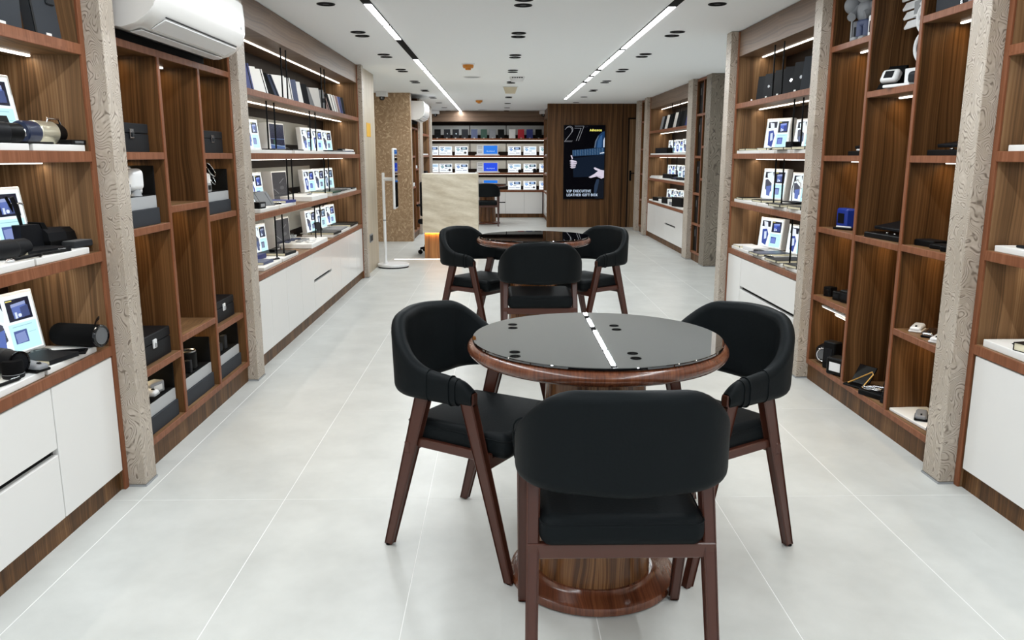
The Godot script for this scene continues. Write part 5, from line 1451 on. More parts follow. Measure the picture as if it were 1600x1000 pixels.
	for k in 9: solo("cut_ornament", MB.new().box(Vector3(0, 0.006, 0), Vector3(0.05 + rng.randf() * 0.04, 0.012, 0.03 + rng.randf() * 0.03), 0.003), ["white_plastic", "grey_plastic", "slate_blue"][k % 3], "small %s cut piece, %s column, %s row on the pale counter platform" % [["white", "grey", "blue"][k % 3], ["front", "middle", "rear"][k % 3], ["nearest", "middle", "farthest"][k / 3]], "ornament", ls(0.06 + 0.09 * (k % 3), 0.6805, 7.0 + 0.12 * (k / 3) + rng.randf() * 0.05), rng.randf() * 180, "cut pieces on the pale platform")
	notebook_flat(ls(0.13, b2, 8.0), 176, 0.26, 0.28, "charcoal", "charcoal notebook before the far lit pictures on the counter", 0.02)
	var cst := thing("calendar", "small dark angled calendar before the far lit pictures", "calendar", ls(0.22, b2, 8.14), 70)
	put(cst, "front_board", MB.new().box(Vector3(0, 0.05, 0), Vector3(0.1, 0.11, 0.005), 0.0, Transform3D(Basis(Vector3(1, 0, 0), -0.4), Vector3(0, 0.003, 0.02))), "dark_grey")
	put(cst, "rear_board", MB.new().box(Vector3(0, 0.05, 0), Vector3(0.1, 0.11, 0.005), 0.0, Transform3D(Basis(Vector3(1, 0, 0), 0.4), Vector3(0, 0.003, -0.02 - 0.045))), "black")
	for k in 2: slab("grey_notebook", "notebook", ls(0.13, b2, 8.4 + 0.22 * k), 90, Vector3(0.18, 0.014, 0.2), "silver_grey", ["pale grey notebook, first beyond the charcoal one on the counter", "pale grey notebook, second beyond the charcoal one on the counter"][k], "", "flat notebooks on the counter")
	for k in 2: notebook_flat(ls(0.13, b2, 8.87 + 0.24 * k), 178, 0.24, 0.2, "black", ["black notebook near the far end of the counter", "black notebook at the very far end of the counter"][k], 0.02)
	# loose cables behind the trays
	for k in 3:
		var cp := []
		for i in 14: cp.append(Vector3(0.02 * sin(i * 1.3 + k), 0.012 + 0.05 * absf(sin(i * 0.45)), -0.02 + 0.015 * i - 0.1))
		solo("cable", MB.new().tube(cp, 0.003, 6), "mid_grey", ["thin cable curling behind the second shelf goods", "thin cable curling behind the third shelf goods", "thin cable curling behind the counter goods"][k] + ", long left display", "cable", ls(0.36, [1.437, 1.038, 0.64][k] + 0.001, 7.55), 0, "loose cables")


func stock_right_display() -> void:
	var zs := [6.68, 6.52, 6.28, 6.05, 5.83, 5.66, 5.5]
	var ms := ["charcoal", "charcoal", "black", "dark_folder", "charcoal", "folder_grey", "silver_grey"]
	var nm := ["small black notebook with cream pages, farthest of the row", "black notebook with a silver oval, second from the far end", "black notebook with two bands, third from the far end", "dark grey notebook leaning with a chrome emblem, middle of the row", "black notebook with a round flap clasp, near the burl column", "tall grey folder leaning at the near end of the row", "pale grey folder against the near burl column"]
	for i in 7: notebook_up(rs(0.12, 1.845, zs[i]), [-66, -70, -66, -58, -64, -60, -66][i], [0.1, 0.11, 0.11, 0.14, 0.13, 0.13, 0.13][i], [0.2, 0.205, 0.21, 0.215, 0.22, 0.24, 0.25][i], 0.034, [6, 7, 7, 14, 6, 8, 8][i], ms[i], nm[i] + ", right display", [1, 2, 1, 2, 2, 1, 0][i])
	for i in 4: price_tag(rs(0.012, 1.846, [6.55, 6.2, 5.95, 5.6][i]), -90, "tiny white tag on the right display's top shelf, %s from the far end" % ["first", "second", "third", "fourth"][i])
	var wh := ["second shelf of the right display", "third shelf of the right display", "counter of the right display"]
	for ti in 3:
		var y: float = [1.437, 1.038, 0.64][ti]
		for k in 4: tray(rs(0.17, y, [6.6, 6.12, 5.79, 5.36][k]), -90, [0.6, 0.33, 0.3, 0.42][k], 0.3, ["farthest", "second farthest", "second nearest", "nearest"][k] + " white tray on the " + wh[ti])
		var b := y + 0.0255
		lightbox(rs(0.24, b, 6.6), -72, 0.31, 0.25, "print_%d" % [1, 0, 1][ti], "larger lit picture box at the far end of the " + wh[ti], 0.05, 6)
		lightbox(rs(0.3, b, 6.13), -76, 0.3, 0.23, "print_%d" % [2, 0, 1][ti], "lit picture box behind the rods on the " + wh[ti], 0.04, 6)
		notebook_flat(rs(0.1, b, 6.75), -88, 0.18, 0.16, ["black", "black", "white_board"][ti], ["black", "black", "white"][ti] + " notebook at the far end of the " + wh[ti], 0.016)
		notebook_flat(rs(0.12, b, [6.3, 6.35, 6.2][ti]), -86, 0.22, [0.16, 0.16, 0.26][ti], ["silver_grey", "black", "navy"][ti], ["pale grey", "black", "navy"][ti] + " notebook in the middle of the " + wh[ti], 0.018)
		notebook_flat(rs(0.11, b, 5.8), -84, 0.22, 0.24, ["charcoal", "black", "dark_folder"][ti], ["charcoal", "black", "dark grey"][ti] + " notebook below the rods on the " + wh[ti], 0.018)
		notebook_flat(rs(0.1, b, 5.46), -80, 0.2, 0.18, "black", "black notebook nearest the burl column on the " + wh[ti], 0.02)
		pen(rs(0.055, b, 6.05), -70, "black", "black pen on the " + wh[ti])
	device("black_speaker_cube", "speaker", rs(0.16, 1.4625, 5.98), -70, Vector3(0.08, 0.06, 0.07), "black", "black cube speaker between the two lit pictures, right display", "charcoal")
	var lamp := thing("desk_wire", "thin bent metal arm rising from a black pad, third right shelf", "stand", rs(0.18, 1.0845, 5.88), -80)
	put(lamp, "bent_arm", MB.new().tube([Vector3(-0.07, 0.0, 0), Vector3(-0.07, 0.1, 0), Vector3(-0.05, 0.15, 0), Vector3(0.0, 0.165, 0), Vector3(0.04, 0.14, 0), Vector3(0.05, 0.1, 0)], 0.004, 8), "steel")
	put(lamp, "pad", MB.new().box(Vector3(-0.02, 0.004, 0.0), Vector3(0.2, 0.008, 0.1), 0.002), "black")
	slab("white_box", "box", rs(0.1, 0.6655, 6.5), -85, Vector3(0.2, 0.03, 0.14), "white_plastic", "flat white box on the farthest counter tray, right display", "white_board")
	device("black_gadget", "gadget", rs(0.08, 0.6655, 6.38), -85, Vector3(0.16, 0.02, 0.05), "black", "narrow black gadget below the larger lit picture on the counter", "charcoal")


func stock_right_cubbies() -> void:
	# column farthest from the camera
	device("white_display_box", "box", rs(0.16, 2.055, 4.93), -70, Vector3(0.09, 0.14, 0.1), "silver_grey", "grey box with a dark window left of the toy figure", "dark_grey")
	var toy := thing("toy_figure", "grey toy figure in dark trousers on the high cubby shelf", "toy figure", rs(0.1, 2.055, 4.78), -70)
	put(toy, "trousers", MB.new().rbox(Vector3(-0.026, 0.065, 0), Vector3(0.048, 0.11, 0.06), 0.02, 3).rbox(Vector3(0.026, 0.065, 0), Vector3(0.048, 0.11, 0.06), 0.02, 3).rbox(Vector3(0, 0.105, 0), Vector3(0.1, 0.05, 0.062), 0.022, 3), "slate_blue")
	for s in [-1, 1]:
		put(toy, "shoe", MB.new().rbox(Vector3(s * 0.03, 0.016, 0.018), Vector3(0.05, 0.032, 0.09), 0.015, 3), "grey_plastic")
		put(toy, "arm", MB.new().tube([Vector3(s * 0.055, 0.2, 0), Vector3(s * 0.075, 0.16, 0.02), Vector3(s * 0.05, 0.14, 0.06)], [0.026, 0.024, 0.024], 12), "silver_grey")
	put(toy, "body", MB.new().rbox(Vector3(0, 0.17, 0), Vector3(0.11, 0.11, 0.075), 0.035, 4), "silver_grey")
	put(toy, "head", MB.new().rbox(Vector3(0, 0.265, 0), Vector3(0.12, 0.11, 0.11), 0.052, 5), "grey_plastic")
	var ball := thing("grey_ball", "pale grey ball held beside the toy figure's head", "ball", rs(0.06, 2.055, 4.87), -70)
	put(ball, "globe", MB.new().rbox(Vector3(0, 0.215, 0), Vector3(0.1, 0.1, 0.1), 0.05, 7), "silver_grey")
	put(ball, "stem", MB.new().lathe([Vector2(0, 0), Vector2(0.022, 0), Vector2(0.018, 0.006), Vector2(0.006, 0.012), Vector2(0.006, 0.17), Vector2(0, 0.17)], 14), "grey_plastic")
	device("white_display_box", "box", rs(0.08, 2.055, 4.6), -70, Vector3(0.06, 0.12, 0.06), "white_plastic", "white box with a dark window right of the toy figure", "dark_grey")
	# open black folder sets lying on the shelves: a flat base and a raised leaf
	for f in [[0.17, 1.42, 4.68, 0.3, 0.16, "flat black folder with a white pen at eye height, far cubby column", 12.0, true], [0.17, 1.42, 3.7, 0.38, 0.2, "flat open black gift folder at eye height beside the near burl column", 8.0, false], [0.17, 0.985, 4.2, 0.42, 0.26, "open black gift folder with small metal pieces, middle cubby column", 10.0, false]]:
		var o := thing("gift_folder", f[5], "gift folder", rs(f[0], f[1], f[2]), -84, "open black gift folders")
		put(o, "base_board", MB.new().box(Vector3(0, 0.014, 0), Vector3(f[3], 0.028, f[4]), 0.004), "black")
		put(o, "raised_leaf", MB.new().box(Vector3(0, 0.01, -f[4] * 0.3), Vector3(f[3] * 0.94, 0.016, f[4] * 0.8), 0.003, Transform3D(Basis(Vector3(1, 0, 0), deg_to_rad(f[6])), Vector3(0, 0.028 + f[4] * 0.4 * sin(deg_to_rad(f[6])), f[4] * 0.28 - 0.02))), "charcoal")
		if f[7]: put(o, "white_pen", MB.new().tube([Vector3(-0.1, 0.034, 0.05), Vector3(0.02, 0.034, 0.05), Vector3(0.1, 0.056, -0.01)], 0.006, 8), "white_plastic")
		else:
			for k in 3: put(o, "metal_piece", MB.new().rbox(Vector3(-0.06 + k * 0.07, 0.032, f[4] * 0.36 - 0.01), Vector3(0.02, 0.008, 0.014), 0.0035, 2), "steel")
	device("blue_box", "box", rs(0.13, 0.987, 4.9), -86, Vector3(0.125, 0.12, 0.06), "royal_blue", "bright blue box with a dark emblem on the third cubby shelf", "charcoal")
	var kn := thing("pen_tray", "small black pen tray before the bright blue box", "pen tray", rs(0.07, 0.987, 4.78), -60)
	put(kn, "base", MB.new().box(Vector3(0, 0.006, 0), Vector3(0.13, 0.012, 0.03), 0.002), "black")
	put(kn, "white_pen", MB.new().tube([Vector3(-0.05, 0.017, 0), Vector3(0.05, 0.017, 0)], 0.005, 8), "white_plastic")
	device("camera_cube", "gadget", rs(0.08, 0.56, 4.92), -70, Vector3(0.06, 0.06, 0.06), "black", "small black cube left of the black device boxes", "black_gloss")
	for k in 3: device("device_box", "gadget", rs(0.09 + 0.012 * k, 0.56, [4.77, 4.68, 4.58][k]), -76, [Vector3(0.08, 0.055, 0.08), Vector3(0.1, 0.075, 0.08), Vector3(0.08, 0.06, 0.07)][k], "black", ["left, lowest of three black device boxes", "middle, tallest of three black device boxes with a pale mark", "right one of three black device boxes"][k] + " on the low cubby shelf", ["charcoal", "charcoal", "dark_grey"][k], "black device boxes")
	for k in 2:
		var st := thing("light_bar", ["upper white light bar slung under the low cubby shelf", "lower white light bar slung under the low cubby shelf"][k], "light bar", rs(0.03 + 0.03 * k, 0.505 - 0.03 * k, 4.72 - 0.06 * k), -90, "white light bars")
		put(st, "bar", MB.new().rbox(Vector3(0, 0, 0), Vector3(0.34 - 0.14 * k, 0.01, 0.022), 0.004, 2), "white_plastic")
		put(st, "diffuser", MB.new().box(Vector3(0, -0.0055, 0), Vector3(0.32 - 0.14 * k, 0.003, 0.014)), "shelf_glow")
		put(st, "hanger", MB.new().box(Vector3(0, 0.014 + 0.012 * k, 0), Vector3(0.02, 0.02 + 0.026 * k, 0.006)), "steel")
	var cam := thing("round_speaker_box", "black rounded speaker with a chrome ring on the cubby floor", "speaker", rs(0.07, 0.135, 4.9), -40)
	put(cam, "body", MB.new().rbox(Vector3(0, 0.06, -0.02), Vector3(0.115, 0.115, 0.12), 0.04, 4), "black")
	put(cam, "chrome_ring", MB.new().tube(range(24).map(func(i): return Vector3(0.036 * cos(TAU * i / 24), 0.06 + 0.042 * sin(TAU * i / 24), 0.042)), 0.005, 8, true), "chrome")
	put(cam, "cone", MB.new().lathe([Vector2(0, 0), Vector2(0.034, 0), Vector2(0.03, 0.004), Vector2(0, 0.002)], 20, facing(Vector3(0, 0.06, 0.04))), "mid_grey")
	device("tall_box", "box", rs(0.06, 0.135, 4.77), -62, Vector3(0.09, 0.17, 0.07), "black", "tall black box beside the round speaker on the cubby floor", "charcoal")
	device("window_box", "box", rs(0.05, 0.135, 4.62), -62, Vector3(0.13, 0.105, 0.1), "black", "black box with a large pale window on the cubby floor", "white_plastic")
	solo("grey_wedge", MB.new().prism([Vector2(-0.05, 0), Vector2(0.04, 0), Vector2(0.04, 0.22)], -0.03, 0.03), "silver_grey", "pale grey wedge behind the boxes, against the divider on the cubby floor", "stand", rs(0.22, 0.135, 4.62), -90)
	# middle column
	var sl := thing("slatted_panel", "white panel of four slats high in the middle cubby", "panel", rs(0.13, 2.13, 4.32), -90)
	for k in 4: put(sl, "slat", MB.new().box(Vector3(0.0 + k * 0.024, 0.1 - k * 0.045, 0.03 - k * 0.02), Vector3(0.26, 0.048, 0.016), 0.006, Transform3D(Basis(Vector3(1, 0, 0), -0.5), Vector3.ZERO)), "white_plastic")
	put(sl, "bracket", MB.new().box(Vector3(0.05, 0.02, -0.11), Vector3(0.05, 0.08, 0.22), 0.003), "grey_plastic")
	var ck := thing("desk_clock", "white cube clock on a black folded stand", "clock", rs(0.09, 1.758, 4.38), -58)
	var ct := Transform3D(Basis(Vector3(1, 0, 0), -0.5), Vector3(0, 0.03, 0.03))
	put(ck, "clock_case", MB.new().rbox(Vector3(0, 0.045, 0), Vector3(0.1, 0.075, 0.05), 0.018, 3, ct), "white_plastic")
	put(ck, "dial", MB.new().box(Vector3(0, 0.045, 0.0255), Vector3(0.05, 0.04, 0.002), 0.0, ct), "charcoal")
	put(ck, "stand", MB.new().prism([Vector2(0.06, 0), Vector2(-0.09, 0), Vector2(-0.06, 0.13), Vector2(-0.05, 0.13)], -0.05, 0.05, Transform3D(Basis(Vector3.UP, -PI / 2), Vector3(0, 0, 0))), "black_matte")
	var fan := thing("handheld_fan", "white twin ring handheld fan standing behind the divider", "fan", rs(0.15, 1.758, 4.2), -70)
	for k in 2:
		put(fan, "ring", MB.new().tube(range(28).map(func(i): return Vector3(0.05 * cos(TAU * i / 28), 0.2 + 0.14 * k + 0.068 * sin(TAU * i / 28), 0)), 0.011, 10, true), "white_plastic")
		put(fan, "grille" if k else "dark_disc", MB.new().lathe([Vector2(0, 0), Vector2(0.046, 0), Vector2(0.04, 0.008), Vector2(0, 0.01)], 24, Transform3D(Basis(Vector3(1, 0, 0), PI / 2).scaled(Vector3(1, 1.36, 1)), Vector3(0, 0.2 + 0.14 * k, -0.004))), "grey_plastic" if k else "charcoal")
	put(fan, "handle", MB.new().rbox(Vector3(0, 0.065, 0), Vector3(0.036, 0.15, 0.032), 0.012, 3), "mid_grey")
	put(fan, "foot", MB.new().lathe([Vector2(0, 0), Vector2(0.04, 0), Vector2(0.036, 0.008), Vector2(0, 0.01)], 20), "white_plastic")
	var wb := thing("phone_dock", "white folded dock with a grey cushion beside the fan", "dock", rs(0.06, 1.758, 4.17), -70)
	put(wb, "base", MB.new().rbox(Vector3(0, 0.008, 0.02), Vector3(0.17, 0.016, 0.09), 0.006, 2), "white_plastic")
	put(wb, "upright", MB.new().box(Vector3(0.0, 0.05, -0.03), Vector3(0.07, 0.09, 0.012), 0.004), "white_plastic")
	put(wb, "cushion", MB.new().rbox(Vector3(0.06, 0.045, 0.0), Vector3(0.06, 0.06, 0.06), 0.02, 3), "dark_grey")
	var ph := thing("phone_stand", "black and brass phone stand on the middle cubby floor", "phone stand", rs(0.07, 0.135, 4.36), -64)
	put(ph, "tray", MB.new().box(Vector3(0, 0.006, 0.0), Vector3(0.17, 0.012, 0.12), 0.003), "black")
	put(ph, "rest", MB.new().box(Vector3(-0.02, 0.06, 0), Vector3(0.12, 0.12, 0.008), 0.003, Transform3D(Basis(Vector3(1, 0, 0), -0.6), Vector3(0, 0.01, 0))), "black_gloss")
	put(ph, "brass_edge", MB.new().tube([Vector3(-0.06, 0.016, 0.045), Vector3(0.06, 0.1, 0.0), Vector3(0.075, 0.09, 0.01), Vector3(0.05, 0.016, 0.06)], 0.005, 8), "brass")
	var wx := thing("cable_box", "open black box with cables on the middle cubby floor", "box", rs(0.1, 0.135, 4.17), -64)
	put(wx, "tray", MB.new().box(Vector3(0, 0.015, 0), Vector3(0.2, 0.03, 0.16), 0.004), "black")
	put(wx, "lid", MB.new().box(Vector3(0.02, 0.08, -0.06), Vector3(0.19, 0.13, 0.012), 0.003, Transform3D(Basis(Vector3(1, 0, 0), -0.35), Vector3(0, 0, -0.02))), "charcoal")
	var cp := []
	for i in 40: cp.append(Vector3(0.05 * cos(i * 0.55) - 0.03, 0.036 + 0.012 * absf(sin(i * 0.31)), 0.03 + 0.04 * sin(i * 0.47)))
	put(wx, "cable", MB.new().tube(cp, 0.004, 6), "steel")
	var kb := thing("keypad", "dark ridged pad leaning against the divider on the middle cubby floor", "keypad", rs(0.06, 0.135, 4.025), -60)
	put(kb, "board", MB.new().box(Vector3(0, 0.06, 0), Vector3(0.1, 0.13, 0.014), 0.004, Transform3D(Basis(Vector3(1, 0, 0), -0.35), Vector3(0, 0.004, 0))), "charcoal")
	for k in 6: put(kb, "ridge", MB.new().box(Vector3(0, 0.02 + k * 0.017, 0.009), Vector3(0.088, 0.009, 0.006), 0.002, Transform3D(Basis(Vector3(1, 0, 0), -0.35), Vector3(0, 0.004, 0))), "black")
	# column nearest the camera
	case_(rs(0.13, 2.06, 3.7), -88, 0.42, 0.3, 0.17, "dark presentation case high in the near cubby column")
	slab("steel_stylus", "gadget", rs(0.035, 2.061, 3.68), -90, Vector3(0.014, 0.09, 0.01), "steel", "steel stylus before the high dark case")
	slab("grey_puck", "gadget", rs(0.035, 2.061, 3.6), -90, Vector3(0.05, 0.075, 0.012), "silver_grey", "grey rounded piece before the high dark case, right of the stylus")
	for k in 3: slab("black_gadget", "gadget", rs(0.11 - 0.01 * k, 0.99 + 0.0, [3.86, 3.73, 3.6][k]), -80 + k * 8, [Vector3(0.14, 0.03, 0.09), Vector3(0.1, 0.022, 0.08), Vector3(0.12, 0.026, 0.08)][k], "black", ["left of three flat black gadgets", "middle of three flat black gadgets", "right of three flat black gadgets"][k] + " in the near cubby column", "charcoal", "flat black gadgets")
	mouse(rs(0.09, 0.567, 3.87), -40, "white_plastic", "white_board", "white mouse on the low shelf of the near cubby column")
	mouse(rs(0.09, 0.567, 3.745), -45, "steel", "black", "silver and black mouse right of the white mouse")
	mouse(rs(0.07, 0.567, 3.63), -50, "white_plastic", "white_board", "white mouse cut off by the near burl column")
	mouse(rs(0.26, 0.567, 3.72), -60, "black", "black", "black mouse behind the silver one")
	var ob := thing("open_gift_box", "open flat white gift box with its lid raised on the cubby floor", "box", rs(0.13, 0.135, 3.78), -86)
	put(ob, "tray", MB.new().box(Vector3(0, 0.008, 0), Vector3(0.32, 0.016, 0.2), 0.003), "white_board")
	put(ob, "lid", MB.new().box(Vector3(0, 0.085, 0), Vector3(0.008, 0.17, 0.2), 0.002, Transform3D(Basis(Vector3(0, 0, 1), -0.45), Vector3(0.16, 0.006, 0))), "silver_grey")
	mouse(rs(0.09, 0.152, 3.75), -30, "silver_grey", "black", "grey and black mouse lying in the open white gift box")
	slab("black_puck", "gadget", rs(0.05, 0.135, 3.52), -80, Vector3(0.05, 0.05, 0.05), "black", "black piece half hidden by the near burl column on the cubby floor")


func stock_near_right() -> void:
	tray(at_(2.17, 1.437, 2.92), -90, 0.62, 0.3, "white tray on the second shelf at the right picture edge")
	tray(at_(2.17, 1.038, 2.92), -90, 0.64, 0.3, "white tray on the third shelf at the right picture edge")
	tray(at_(2.17, 0.64, 2.92), -90, 0.64, 0.3, "white tray on the counter at the right picture edge", 0.03)
	slab("black_case", "case", at_(2.16, 1.463, 2.98), -86, Vector3(0.3, 0.02, 0.12), "black", "flat black case on the second shelf at the right picture edge")
	notebook_flat(at_(2.15, 1.064, 2.93), -80, 0.22, 0.24, "black", "black notebook on the third shelf at the right picture edge", 0.016)
	pen(at_(2.1, 1.0805, 2.95), -86, "gold", "pale gold pen on the black notebook, third right shelf")
	slab("card_holder", "card holder", at_(2.08, 1.064, 3.1), -84, Vector3(0.1, 0.01, 0.06), "charcoal", "dark card holder left of the black notebook, third right shelf")
	notebook_flat(at_(2.17, 0.671, 2.98), -76, 0.2, 0.26, "black", "thick black notebook on the counter at the right picture edge", 0.032)
	pen(at_(2.075, 0.671, 3.06), -86, "black", "black pen before the thick black notebook, nearer the column")
	pen(at_(2.06, 0.671, 2.9), -86, "charcoal", "dark pen before the thick black notebook, at the right picture edge")


func fs(e: float, y: float, z: float) -> Vector3: return at_(2.66 + e, y, z)


func stock_far_right() -> void:
	for i in 11:
		var z: float = 14.0 - i * 0.21
		notebook_up(fs(0.14, 1.845, z), -44, 0.17, 0.24 + 0.003 * i, 0.026, 20, ["silver_grey", "dark_folder", "white_board", "charcoal", "black", "white_board", "dark_grey", "charcoal", "dark_grey", "blue", "white_board"][i], "%s notebook, %s from the far end of the far right top shelf" % [["grey", "dark grey", "white", "charcoal", "black", "second white", "grey brown", "second charcoal", "third grey", "violet blue", "third white"][i], ["first", "second", "third", "fourth", "fifth", "sixth", "seventh", "eighth", "ninth", "tenth", "eleventh"][i]], [0, 1, 0, 1, 0, 1, 0, 0, 1, 0, 0][i])
	for ti in 3:
		var y: float = [1.437, 1.038, 0.64][ti]
		var w: String = ["second shelf", "third shelf", "counter"][ti] + " of the far right display"
		tray(fs(0.17, y, 13.0), -90, 2.9, 0.32, "long white tray on the " + w)
		for k in 4: lightbox(fs(0.22, y + 0.0255, 13.6 - 0.52 * k), -35, 0.17, 0.21, "print_%d" % ((k + ti) % 4), "lit picture box, %s from far end, %s" % [["first", "second", "third", "fourth"][k], w], 0.04, 6)
	for k in 2: device("black_box", "box", fs(0.1, 1.4625, 13.95 - k * 0.42), -85, Vector3(0.4, 0.09, 0.1), "black", ["long black box at the far end of the far right second shelf", "long black box right of the first on the far right second shelf"][k], "charcoal", "long black boxes")
	slab("black_pouch", "pouch", fs(0.09, 1.0635, 13.1), -84, Vector3(0.5, 0.07, 0.1), "black", "long black pouch before the lit pictures, far right third shelf")
	for k in 4: slab("dark_gadget", "gadget", fs(0.07, 1.0635, 12.65 - k * 0.2), -80 + k * 7, Vector3(0.12, 0.03 + 0.01 * (k % 2), 0.08), ["charcoal", "navy", "black", "dark_grey"][k], ["charcoal", "navy", "black", "grey"][k] + " gadget before the lit pictures, far right third shelf", "mid_grey")
	slab("white_folder", "folder", fs(0.12, 1.0635, 14.05), -88, Vector3(0.5, 0.02, 0.22), "white_plastic", "white folder at the far end of the far right third shelf")
	for k in 5:
		if k % 2 == 0: slab("black_bag", "bag", fs(0.08, 0.6655, 13.9 - k * 0.42), -84 + k * 3, Vector3(0.3, 0.06 + 0.02 * k, 0.14), "black", ["black pouch at the far end", "", "black bag in the middle", "", "black bag at the near end"][k] + " of the far right counter")
		else: slab("grey_box", "box", fs(0.06, 0.6655, 13.9 - k * 0.42), -80, Vector3(0.14, 0.05, 0.1), ["white_plastic", "silver_grey"][k / 2], ["white", "grey"][k / 2] + " small box between the black bags of the far right counter", "grey_plastic")
	var mug := thing("white_cup", "small white cup among the black bags of the far right counter", "cup", fs(0.05, 0.6655, 12.85))
	put(mug, "cup", MB.new().lathe([Vector2(0, 0), Vector2(0.035, 0), Vector2(0.04, 0.08), Vector2(0.036, 0.08), Vector2(0.032, 0.006), Vector2(0, 0.006)], 20), "white_plastic")
	put(mug, "handle", MB.new().tube([Vector3(0.036, 0.065, 0), Vector3(0.065, 0.06, 0), Vector3(0.062, 0.025, 0), Vector3(0.034, 0.02, 0)], 0.006, 8), "white_plastic")
	# tall black folders in the narrow cubbies
	for f in [[10.985, 1.97, 0.4, "topmost"], [10.985, 1.42, 0.5, "second from the top"], [10.985, 0.93, 0.42, "third from the top"], [10.985, 0.521, 0.36, "fourth from the top"], [10.985, 0.136, 0.34, "lowest"]]:
		var o := thing("tall_folder", "tall black folder with pale label, %s in the far right cubbies" % f[3], "folder", fs(0.17, f[1], f[0]), -90, "tall black folders")
		put(o, "cover", MB.new().box(Vector3(0, f[2] / 2, 0), Vector3(0.27, f[2], 0.28), 0.004), "black")
		put(o, "label_strip", MB.new().box(Vector3(-0.05, f[2] * 0.72, 0.1405), Vector3(0.018, 0.09, 0.002)), "silver_grey")
	for f in [[10.71, 1.14, 0.36, "upper"], [10.71, 0.525, 0.5, "lower"]]:
		var o := thing("tall_folder", "tall black folder, %s one in the cubbies nearest the dark burl pillar" % f[3], "folder", fs(0.17, f[1], f[0]), -90, "tall black folders")
		put(o, "cover", MB.new().box(Vector3(0, f[2] / 2, 0), Vector3(0.1, f[2], 0.28), 0.004), "black")
		put(o, "label_strip", MB.new().box(Vector3(-0.05, f[2] * 0.72, 0.1405), Vector3(0.018, 0.09, 0.002)), "silver_grey")


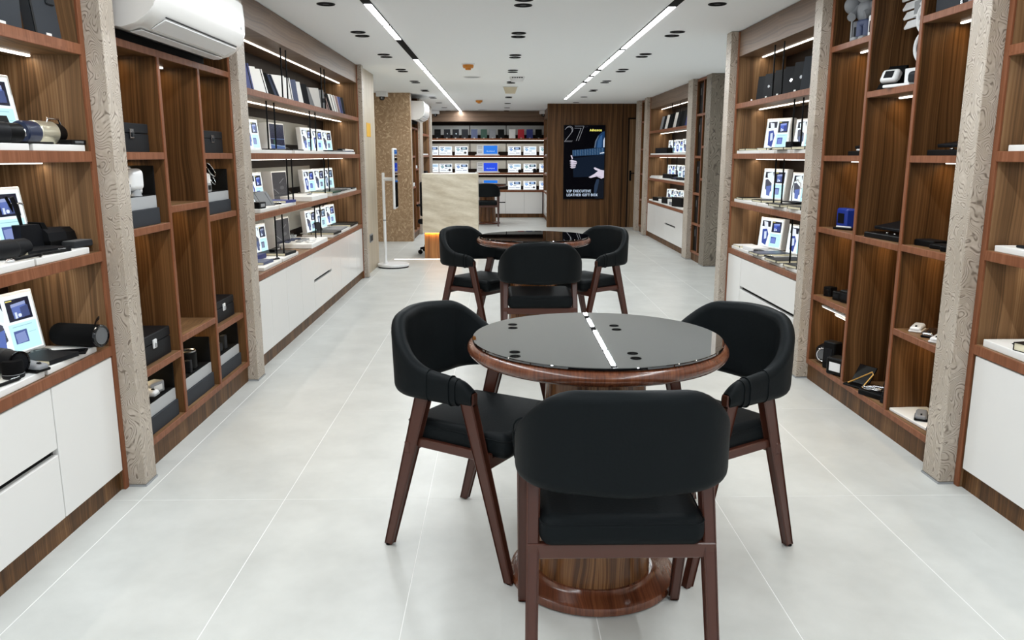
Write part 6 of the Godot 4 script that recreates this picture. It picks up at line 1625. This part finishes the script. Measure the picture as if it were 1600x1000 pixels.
func stock_back() -> void:
	var F := 18.95
	var nx := [-1.43, -1.21, -1.01, -0.80, -0.58, -0.36, -0.16, 0.037, 0.295, 0.50, 0.70, 0.907]
	var nm := ["black", "dark_folder", "charcoal", "dark_folder", "slate_blue", "green", "silver_grey", "black", "white_board", "red", "blue", "black"]
	var nl := ["black notebook, leftmost on the back top shelf", "black notebook with a clasp, second on the back top shelf", "charcoal notebook, third on the back top shelf", "dark grey notebook beside the slate blue one, back shelf", "slate blue notebook on the back top shelf", "dark green notebook on the back top shelf", "grey notebook right of the green one, back top shelf", "black notebook left of the white one, back top shelf", "white notebook on the back top shelf", "red notebook on the back top shelf", "dark blue notebook right of the red one, back top shelf", "black notebook, rightmost on the back top shelf"]
	for i in 12:
		notebook_up(at_(nx[i], 1.815, F + 0.1), 0, 0.148, 0.205, 0.022, 5, nm[i], nl[i], 2 if i in [1, 2] else 0, "upright notebooks on the back top shelf")
		price_tag(at_(nx[i], 1.816, F + 0.012), 0, "tiny white tag before the " + nl[i])
	var rows := [[1.43, "upper"], [1.035, "middle"], [0.635, "lower"]]
	for r in 3:
		var xs := [-1.57, -1.255, -0.885, 0.35, 0.71, 1.08]
		for k in 6:
			if r == 2 and k < 3: continue
			var o := thing("lightbox", "white box with lit gift pictures, %s, %s back shelf" % [["leftmost", "second from the left", "third from the left", "just right of the blue picture", "second right of the blue picture", "rightmost"][k], rows[r][1]], "lightbox", at_(xs[k], rows[r][0], F + 0.14), 0.0, "lit picture boxes")
			put(o, "frame", MB.new().box(Vector3(0, 0.105, -0.015), Vector3(0.305, 0.21, 0.03), 0.003), "white_plastic")
			var q := MB.new()
			q.face([Vector3(-0.148, 0.006, 0.001), Vector3(0.148, 0.006, 0.001), Vector3(0.148, 0.204, 0.001), Vector3(-0.148, 0.204, 0.001)], Vector3(0, 0, 1), Transform3D(), [Vector2(0, 1), Vector2(1, 1), Vector2(1, 0), Vector2(0, 0)])
			put(o, "lit_picture", q, "set_print_%d" % ((k + r) % 3 if r < 2 else (3 if k == 4 else 0)))
			put(o, "foot", MB.new().box(Vector3(0, 0.006, 0.03), Vector3(0.33, 0.012, 0.05), 0.002), "white_plastic")
		laptop_box(at_(-0.28, rows[r][0], F + 0.14), "blue_print_%d" % [0, 1, 0][r], "white box shaped like an open laptop with blue picture, %s back shelf" % rows[r][1])
	var spk := thing("ball_gadget", "small dark round gadget before the middle lit pictures right of the blue", "gadget", at_(0.47, 1.035, F + 0.06))
	put(spk, "ball", MB.new().rbox(Vector3(0, 0.04, 0), Vector3(0.075, 0.075, 0.06), 0.03, 5), "black")
	put(spk, "foot", MB.new().lathe([Vector2(0, 0), Vector2(0.02, 0), Vector2(0.02, 0.008), Vector2(0, 0.008)], 16), "black")
	var bell := thing("bell_gadget", "small black bell shaped gadget before the second middle lit picture", "gadget", at_(0.82, 1.035, F + 0.06))
	put(bell, "bell", MB.new().lathe([Vector2(0, 0.012), Vector2(0.045, 0.012), Vector2(0.04, 0.05), Vector2(0.03, 0.08), Vector2(0.015, 0.095), Vector2(0, 0.097)], 20), "black")
	put(bell, "foot", MB.new().lathe([Vector2(0, 0), Vector2(0.045, 0), Vector2(0.045, 0.012), Vector2(0, 0.012)], 20), "charcoal")
	for r in 3:
		var st := thing("stacked_cards", ["pale cards on the upper return shelf by the walnut wall", "pale cards on the middle return shelf by the walnut wall", "pale cards on the lower return shelf by the walnut wall"][r], "cards", at_(1.07, rows[r][0], 18.2), -90, "cards on the return shelves")
		put(st, "card", MB.new().box(Vector3(0, 0.006, 0), Vector3(0.5, 0.012, 0.1), 0.002), "white_board")
		put(st, "card", MB.new().box(Vector3(0.05, 0.016, 0.0), Vector3(0.3, 0.008, 0.09), 0.002), "white_plastic")


func stock_far_left() -> void:
	for i in 5: notebook_up(at_(-1.6, 1.845, 15.7 + i * 0.28), 50, 0.17, 0.24, 0.026, 18, ["charcoal", "black", "silver_grey", "black", "dark_folder"][i], "%s notebook, %s from the near end of the far left top shelf" % [["charcoal", "black", "grey", "second black", "dark grey"][i], ["first", "second", "third", "fourth", "fifth"][i]], i % 2)
	for k in 3: tray(at_(-1.64, [1.437, 1.038, 0.64][k], 16.3), 90, 1.5, 0.32, "long white tray on the %s of the far left display" % ["second shelf", "third shelf", "counter"][k])
	slab("black_gadget", "gadget", at_(-1.56, 1.064, 16.9), 85, Vector3(0.2, 0.05, 0.12), "black", "black rounded gadget on the far left third shelf, above the stone counter", "charcoal")
	var wb := slab("white_box", "box", at_(-1.58, 1.2005, 14.6), 90, Vector3(0.3, 0.05, 0.2), "white_plastic", "white box on the upper shelf of the far left cubbies", "white_board")
	slab("white_box", "box", at_(-1.58, 0.9005, 14.1), 90, Vector3(0.3, 0.06, 0.2), "white_plastic", "white box on the lower shelf of the far left cubbies", "white_board")
